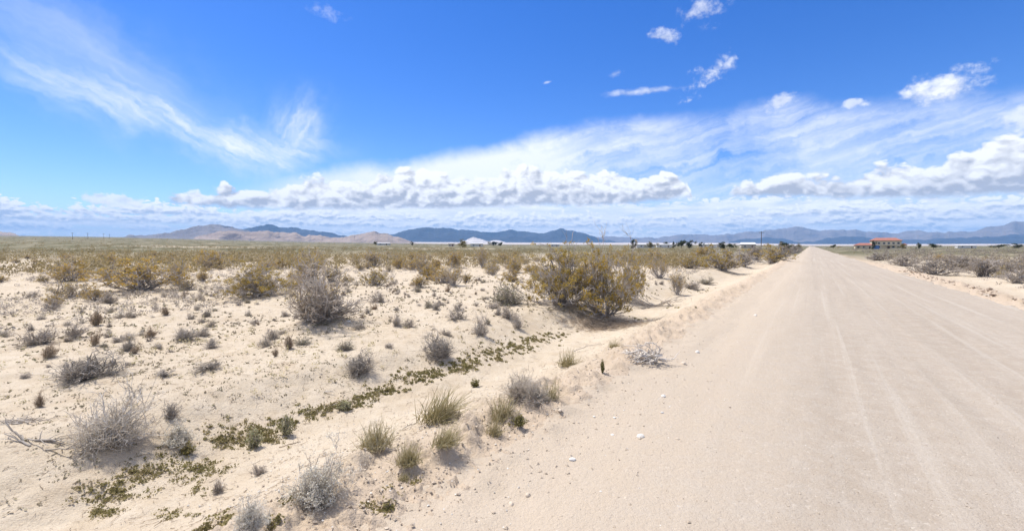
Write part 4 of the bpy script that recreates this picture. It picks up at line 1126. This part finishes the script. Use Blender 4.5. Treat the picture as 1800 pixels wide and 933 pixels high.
for k in range(22):
    a = rg.uniform(-1.1, 1.1) + (math.pi if k % 4 else 0)
    b0 = np.array([[.16 + rg.normal() * .08, rg.normal() * .07, rg.uniform(.0, .16)]])
    L = rg.uniform(.3, .66) if k % 4 else rg.uniform(.15, .34)
    tp = b0 + np.array([[math.cos(a) * L, math.sin(a) * L * .6, rg.uniform(-.10, .20)]]); tp[:, 2] = np.maximum(tp[:, 2], 0.015)
    P = grow(b0, tp, 6, .16, rg); P[..., 2] = np.maximum(P[..., 2], .010)
    sub = twigs_from(P, 4, .3, .9, .18, .8, rg, 6, .1); sub[..., 2] = np.maximum(sub[..., 2], .008)
    rr0 = rg.uniform(.010, .026)
    V, F = join([tubes(P, rad_taper(1, 6, rr0, .006, rg), 5, rg), tubes(sub, rad_taper(4, 6, .008, .003, rg), 4, rg)])
    mobj('branch', np_mesh('branch', V, F, M['dead_wood'], smooth=True), e)
def sticks(name, label, x, y, w_px, n, mat, height=0.1, seed=0, ang=None, r=.02, cat='branch'):
    rg = np.random.default_rng(seed); p = at(x, y); sc = px_m(w_px, p)
    b0 = rg.normal(size=(n, 3)) * np.array([.16, .07, 0]) if n > 2 else np.array([[-.5, 0, .01]] * n)
    a = rg.uniform(-.4, .4, n) if ang is None else np.full(n, ang) + rg.normal(size=n) * .05
    sgn = np.where(rg.uniform(size=n) < .5, -1, 1) if n > 2 else np.ones(n)
    L = rg.uniform(.35, .6, n) if n > 2 else np.full(n, 1.0)
    tp = b0 + np.stack([np.cos(a) * L * sgn, np.sin(a) * L, rg.uniform(0, height, n)], -1)
    P = grow(b0, tp, 7, .07, rg)
    ns = max(3, n * 2); sub = twigs_from(P, ns, .3, .95, .22, .6, rg, 4, .05)
    def drape(Q):
        Q = Q * sc; X, Y = Q[..., 0] + p.x, Q[..., 1] + p.y
        Q[..., 2] = np.maximum(Q[..., 2], 0.006) + H(X, Y) - p.z; return Q
    P, sub = drape(P), drape(sub)
    V, F = join([tubes(P, rad_taper(n, 7, r, r * .4, rg), 5, rg), tubes(sub, rad_taper(ns, 4, r * .5, r * .2, rg), 4, rg)])
    o = mobj(name, np_mesh(name, V, F, M[mat], smooth=True)); o.location = p; tag(o, label, cat); return o
sticks('fallen_branch', 'grey fallen branches lying right of the big creosote thicket', 1150, 538, 90, 26, 'twig_grey', .25, 1)
sticks('fallen_stick', 'long thin stick on the sand above the dry grass dome', 1034, 613, 52, 1, 'twig_grey', .02, 2, .1, .012)
sticks('fallen_stick', 'short thin stick right of the dry grass dome', 1037, 638, 36, 1, 'twig_grey', .02, 3, 0, .010)
sticks('dead_branch', 'dark gnarled dead branches left below the large pale tan shrub', 55, 775, 110, 7, 'twig_dark', .25, 4, None, .014)
sticks('dead_branch', 'small bleached forked stick standing on bare sand above the swale', 578, 692, 18, 2, 'twig_pale', .9, 5, .1, .012)
sticks('fallen_stick', 'dark root-like stick left of the largest leaning grass', 722, 752, 34, 1, 'twig_dark', .03, 6, .6, .010)
sticks('fallen_stick', 'thin brown stick below the upright plant in the swale', 508, 785, 36, 1, 'twig_brown', .03, 7, .7, .010)
sticks('flattened_shrub', 'bluish-grey flattened dead shrub left of the large pale tan shrub', 55, 740, 70, 18, 'twig_grey', .12, 8, None, .008, 'shrub')
# tall pale dead stem and a seed stalk in the thicket
def stalk(x, ybase, ytop, lean, label, mat, r):
    rg = np.random.default_rng(x); p = base_at(x, ybase, 120); hm = px_m(ybase - ytop, p)
    P = grow(np.array([[0, 0, 0.]]), np.array([[lean * hm, 0, hm]]), 8, .05, rg)
    sub = twigs_from(P, 9, .55, .95, hm * .16, .4, rg, 4, .3)
    V, F = join([tubes(P, rad_taper(1, 8, r, r * .35, rg), 5, rg), tubes(sub, rad_taper(9, 4, r * .5, r * .2, rg), 4, rg)])
    o = mobj('dead_stalk', np_mesh('dead_stalk', V, F, M[mat], smooth=True)); o.location = p; tag(o, label, 'stalk')
stalk(1048, 556, 404, .06, 'bare white stalk sticking out above the middle of the thicket', 'twig_pale', .016)
stalk(1096, 545, 412, .05, 'dark seed stalk rising above the right part of the thicket', 'twig_dark', .016)
# brown litter under the thicket
p = at(1062, 575); n = 1500
C = rg.normal(size=(n, 3)) * np.array([.75, .45, 0]) + np.array([p.x, p.y + .2, 0]); a = rg.uniform(0, 6.28, n); L = rg.uniform(.08, .3, n)
Q = np.stack([C, C + np.stack([np.cos(a) * L * .5, np.sin(a) * L * .5, L * 0], -1), C + np.stack([np.cos(a + .2) * L, np.sin(a + .2) * L, L * 0], -1)], 1)
Q[..., 2] = H(Q[..., 0], Q[..., 1]) + rg.uniform(.005, .09, (n, 3))
V, F = tubes(Q, rad_taper(n, 3, .006, .003, rg), 3, rg)
tag(mobj('twig_litter', np_mesh('twig_litter', V, F, M['twig_brown'])), 'brown fallen twigs heaped at the foot of the thicket', 'litter', kind='stuff')

# ================================================================== buildings
def box_v(x0, x1, y0, y1, z0, z1):
    V = np.array([[x, y, z] for z in (z0, z1) for y in (y0, y1) for x in (x0, x1)], float)
    F = np.array([[0, 2, 3, 1], [4, 5, 7, 6], [0, 1, 5, 4], [2, 6, 7, 3], [0, 4, 6, 2], [1, 3, 7, 5]]); return V, F
def box(name, par, mat, *b): V, F = box_v(*b); return mobj(name, np_mesh(name, V, F, M[mat]), par)
def hip(name, par, mat, x0, x1, y0, y1, z0, h, ov=0.5, ridge=0.5):
    x0, x1, y0, y1 = x0 - ov, x1 + ov, y0 - ov, y1 + ov
    rx = (x1 - x0) / 2 * ridge; cx, cy = (x0 + x1) / 2, (y0 + y1) / 2
    V = np.array([[x0, y0, z0], [x1, y0, z0], [x1, y1, z0], [x0, y1, z0], [x0, y0, z0 + .2], [x1, y0, z0 + .2], [x1, y1, z0 + .2], [x0, y1, z0 + .2], [cx - rx, cy, z0 + h], [cx + rx, cy, z0 + h]])
    F4 = np.array([[0, 3, 2, 1], [0, 1, 5, 4], [1, 2, 6, 5], [2, 3, 7, 6], [3, 0, 4, 7], [4, 5, 9, 8], [6, 7, 8, 9]]); F3 = np.array([[5, 6, 9], [7, 4, 8]])
    return mobj(name, np_mesh(name, V, [F4, F3], M[mat]), par)
def window(par, x, z, w, h, y, trim='white_trim'):
    f = box('window', par, trim, x - w / 2 - .1, x + w / 2 + .1, y - .06, y + .05, z - .1, z + h + .1)
    mobj('pane', np_mesh('pane', *box_v(x - w / 2, x + w / 2, y - .075, y - .05, z, z + h), M['dark_glass']), f)
def far_pt(px, dist, z=None):
    d = ray(px, HOR); k = dist / math.hypot(d.x, d.y); x, y = d.x * k, d.y * k
    return Vector((x, y, float(H(x, y)) if z is None else z))
def face_cam(p): return -math.atan2(p.x, p.y)
# two-storey house with red tile roofs
p = far_pt(1558, 480); e = empty('villa', p, face_cam(p) + .15)
box('wall', e, 'stucco', -9.5, 9.5, 0, 10, -1, 6.6); hip('roof', e, 'red_tile', -9.5, 9.5, 0, 10, 6.6, 2.4, .7, .62)
box('porch_wall', e, 'stucco', 9.503, 13, 1, 9, -1, 3.4); hip('porch_roof', e, 'red_tile', 10.3, 13, 1, 9, 3.4, 1.0, .5, .3)
box('balcony', e, 'stucco', -3, 6, -1.6, -.003, 2.6, 3.5)
for x in (-7.8, -4.8, -1.5, 1.5, 4.5, 7.6): window(e, x, 3.9, 1.5, 1.3, 0)
for x in (-7.8, -4.8, 4.5, 7.6): window(e, x, .9, 1.6, 1.4, 0)
box('door', e, 'door_brown', .6, 2.2, -.05, .04, 0, 2.3); box('chimney', e, 'stucco', -6, -5, 5.5, 6.5, 6.2, 8.4)
tag(e, 'two-storey cream house with red tile roof, right of the road', 'house')
p = far_pt(1523, 455); e = empty('outbuilding', p, face_cam(p) + .15)
box('wall', e, 'stucco', -7, 5, 0, 7, -1, 2.9); hip('roof', e, 'red_tile', -7, 5, 0, 7, 2.9, 1.9, .6, .45)
for x in (-5, -1.5): window(e, x, .9, 1.6, 1.3, 0)
box('door', e, 'door_brown', 1.6, 2.7, -.05, .04, 0, 2.1)
tag(e, 'low cream outbuilding with red roof left of the two-storey house', 'house')
p = far_pt(1541, 448); e = empty('storage_container', p, face_cam(p))
box('body', e, 'blue_paint', -1.6, 1.6, 0, 5, -.5, 2.8); box('door_leaf', e, 'blue_paint', -1.5, -.03, -.06, -.004, .1, 2.6); box('door_leaf', e, 'blue_paint', .03, 1.5, -.06, -.004, .1, 2.6)
tag(e, 'blue container beside the low outbuilding with red roof', 'container')
def mobile_home(px, dist, w_px, wall, roof, label, hgt=3.0, name='mobile_home', gable=False):
    p = far_pt(px, dist); w = w_px * p.y / F_PX / 2
    e = empty(name, p, face_cam(p) * .4); box('wall', e, wall, -w, w, 0, 5, -.6, hgt)
    hip('roof', e, roof, -w, w, 0, 5, hgt, 1.6 if gable else .7, .35, .9)
    n = max(2, int(w / 3.4))
    for i in range(n):
        x = -w + (i + .5) * 2 * w / n
        if i == n // 2: box('door', e, 'door_brown', x - .5, x + .5, -.05, .04, .2, 2.2)
        else: window(e, x, 1.1, 1.3, 1.0, 0)
    tag(e, label, 'house')
mobile_home(793, 470, 10, 'tan_wall', 'grey_roof', 'small tan house left of the round roadside tree, far across the plain', 2.8)
mobile_home(838, 455, 22, 'white_wall', 'white_roof', 'long white house right of the round tree, far across the plain')
mobile_home(674, 560, 22, 'white_wall', 'white_roof', 'low white house on the plain below the tan hills', 2.6)
mobile_home(975, 560, 16, 'white_wall', 'white_roof', 'white house seen left above the big thicket')
mobile_home(1135, 430, 30, 'white_wall', 'white_roof', 'white long house right above the big thicket, behind a dark bush')
mobile_home(1168, 470, 26, 'white_wall', 'white_roof', 'white long house left of the dark clump of trees')
mobile_home(1246, 450, 26, 'white_wall', 'white_roof', 'white house between the clump of trees and the utility pole')
mobile_home(1316, 400, 24, 'tan_wall', 'white_roof', 'tan gabled house just left of the utility pole', 3.0, 'house', True)
mobile_home(1268, 520, 14, 'tan_wall', 'grey_roof', 'tan house partly behind trees left of the utility pole', 3.0)
mobile_home(1700, 620, 26, 'white_wall', 'white_roof', 'pale long house far right of the two-storey house', 2.6)
# utility poles
def pole(px, dist, hgt, label):
    p = far_pt(px, dist); e = empty('utility_pole', p, face_cam(p))
    V, F = tubes(np.array([[[0, 0, -.5], [0, 0, hgt * .5], [0, 0, hgt]]]), np.array([[.22, .19, .15]]), 8)
    mobj('pole', np_mesh('pole', V, F, M['pole_wood'], smooth=True), e)
    box('crossarm', e, 'pole_wood', -1.5, 1.5, -.30, -.18, hgt - .9, hgt - .66)
    for x in (-1.3, -.6, .6, 1.3): box('insulator', e, 'white_trim', x - .07, x + .07, -.30, -.17, hgt - .657, hgt - .4)
    tag(e, label, 'pole')
pole(1338, 330, 11.5, 'tall wooden utility pole with crossarm left of the road')
for x, d, w_ in ((128, 820, 'leftmost and nearest'), (155, 900, 'second from the left'), (183, 1000, 'third from the left'), (193, 1120, 'rightmost and farthest')):
    pole(x, d, 9, f'tiny utility pole at the left horizon, {w_} of four')
# far trees
def tree_me(seed, mat, n=1000, low=.03):
    rg = np.random.default_rng(seed)
    b = rg.normal(size=(14, 3)) * np.array([.22, .22, .22]) + np.array([0, 0, .46])
    C = b[rg.integers(0, 14, n)] + rg.normal(size=(n, 3)) * np.array([.09, .09, .085]); C[:, 2] = np.clip(C[:, 2], low, 1.05)
    lv = leaves(C, .09, rg, .6)
    d = grow(np.array([[0, 0, -.05]]), np.array([[.03, 0, .55]]), 5, .05, rg)
    tr = tubes(d, rad_taper(1, 5, .045, .02, rg), 6, rg); li = twigs_from(d, 8, .4, 1, .3, .7, rg, 3, .3); l2 = tubes(li, rad_taper(8, 3, .016, .006, rg), 4, rg)
    return np_mesh('trunk', *join([tr, l2]), M['bark']), np_mesh('crown', lv[0], lv[1], M[mat])
TM = [tree_me(1, 'tree_leaf'), tree_me(2, 'tree_leaf'), tree_me(3, 'tree_leaf_dry'), tree_me(4, 'tree_leaf')]
TREES = [(813, 400, 16, 14, 2, 'round yellow-green tree left of the long white house'), (880, 520, 7, 9, 0, 'thin dark tree right of the long white house'), (868, 900, 16, 9, 0, 'dark tree clump right of the white pointed hill'),
         (1113, 380, 12, 15, 3, 'dark round bush-like tree left of the white long house'), (1144, 400, 14, 11, 2, 'yellowish tree in front of the white long house'), (1172, 520, 14, 9, 1, 'flat dark tree behind the white long house'),
         (1198, 390, 15, 17, 0, 'tallest dark tree of the clump by the white houses'), (1211, 395, 15, 13, 1, 'dark tree on the right side of the tallest one in the clump'), (1184, 420, 6, 11, 3, 'narrow dark tree left of the clump by the white houses'), (1231, 390, 9, 10, 1, 'small dark tree between white houses'),
         (1270, 360, 14, 12, 3, 'dark low tree right of the white house'), (1285, 350, 14, 11, 0, 'dark low tree left of the tan gabled house'), (1352, 330, 8, 9, 1, 'small dark tree right of the utility pole'),
         (1375, 250, 16, 16, 1, 'dark tree left of the road, first right of the utility pole'), (1384, 240, 10, 19, 0, 'tallest dark tree at the left road side'), (1393, 235, 14, 14, 3, 'dark tree at the left road side, nearest the road'), (1404, 300, 8, 13, 2, 'thin tree beside the far end of the road'),
         (1465, 520, 8, 8, 0, 'small tree right of the road end'), (1616, 470, 8, 10, 1, 'small dark tree right of the two-storey house'), (1641, 470, 12, 11, 0, 'dark round tree second right of the two-storey house'), (1535, 420, 6, 14, 3, 'dark tree at the left corner of the two-storey house'), (1586, 440, 8, 9, 2, 'low tree at the right corner of the two-storey house'),
         (1756, 640, 20, 8, 0, 'long dark clump of trees at the far right'), (1790, 640, 18, 8, 1, 'dark clump of trees at the right picture edge'), (725, 640, 5, 7, 1, 'tiny dark tree near the low white house'), (660, 650, 6, 8, 0, 'tiny dark tree left of the low white house')]
for (x, d, w, h, v, lb) in TREES:
    p = far_pt(x, d); wm, hm = px_m(w, p) * 1.1, px_m(h, p) * 1.05
    e = empty('tree', p, random.uniform(0, 6.28)); e.scale = (wm, wm, hm); mobj('trunk', TM[v][0], e); mobj('crown', TM[v][1], e); tag(e, lb, 'tree')

# ================================================================== haze
V, F = box_v(-17500, 17500, -17500, 17500, -120, 720)
m, nt, out = new_mat('haze_air')
vol = nt.nodes.new('ShaderNodeVolumePrincipled')
vol.inputs['Color'].default_value = (.29, .57, 1.0, 1); vol.inputs['Density'].default_value = 6.6e-5; vol.inputs['Anisotropy'].default_value = 0.0
nt.links.new(vol.outputs[0], out.inputs['Volume'])
hz = mobj('haze', np_mesh('haze', V, F, m)); tag(hz, 'thin bluish desert haze over the plain and mountains', 'haze', kind='stuff')
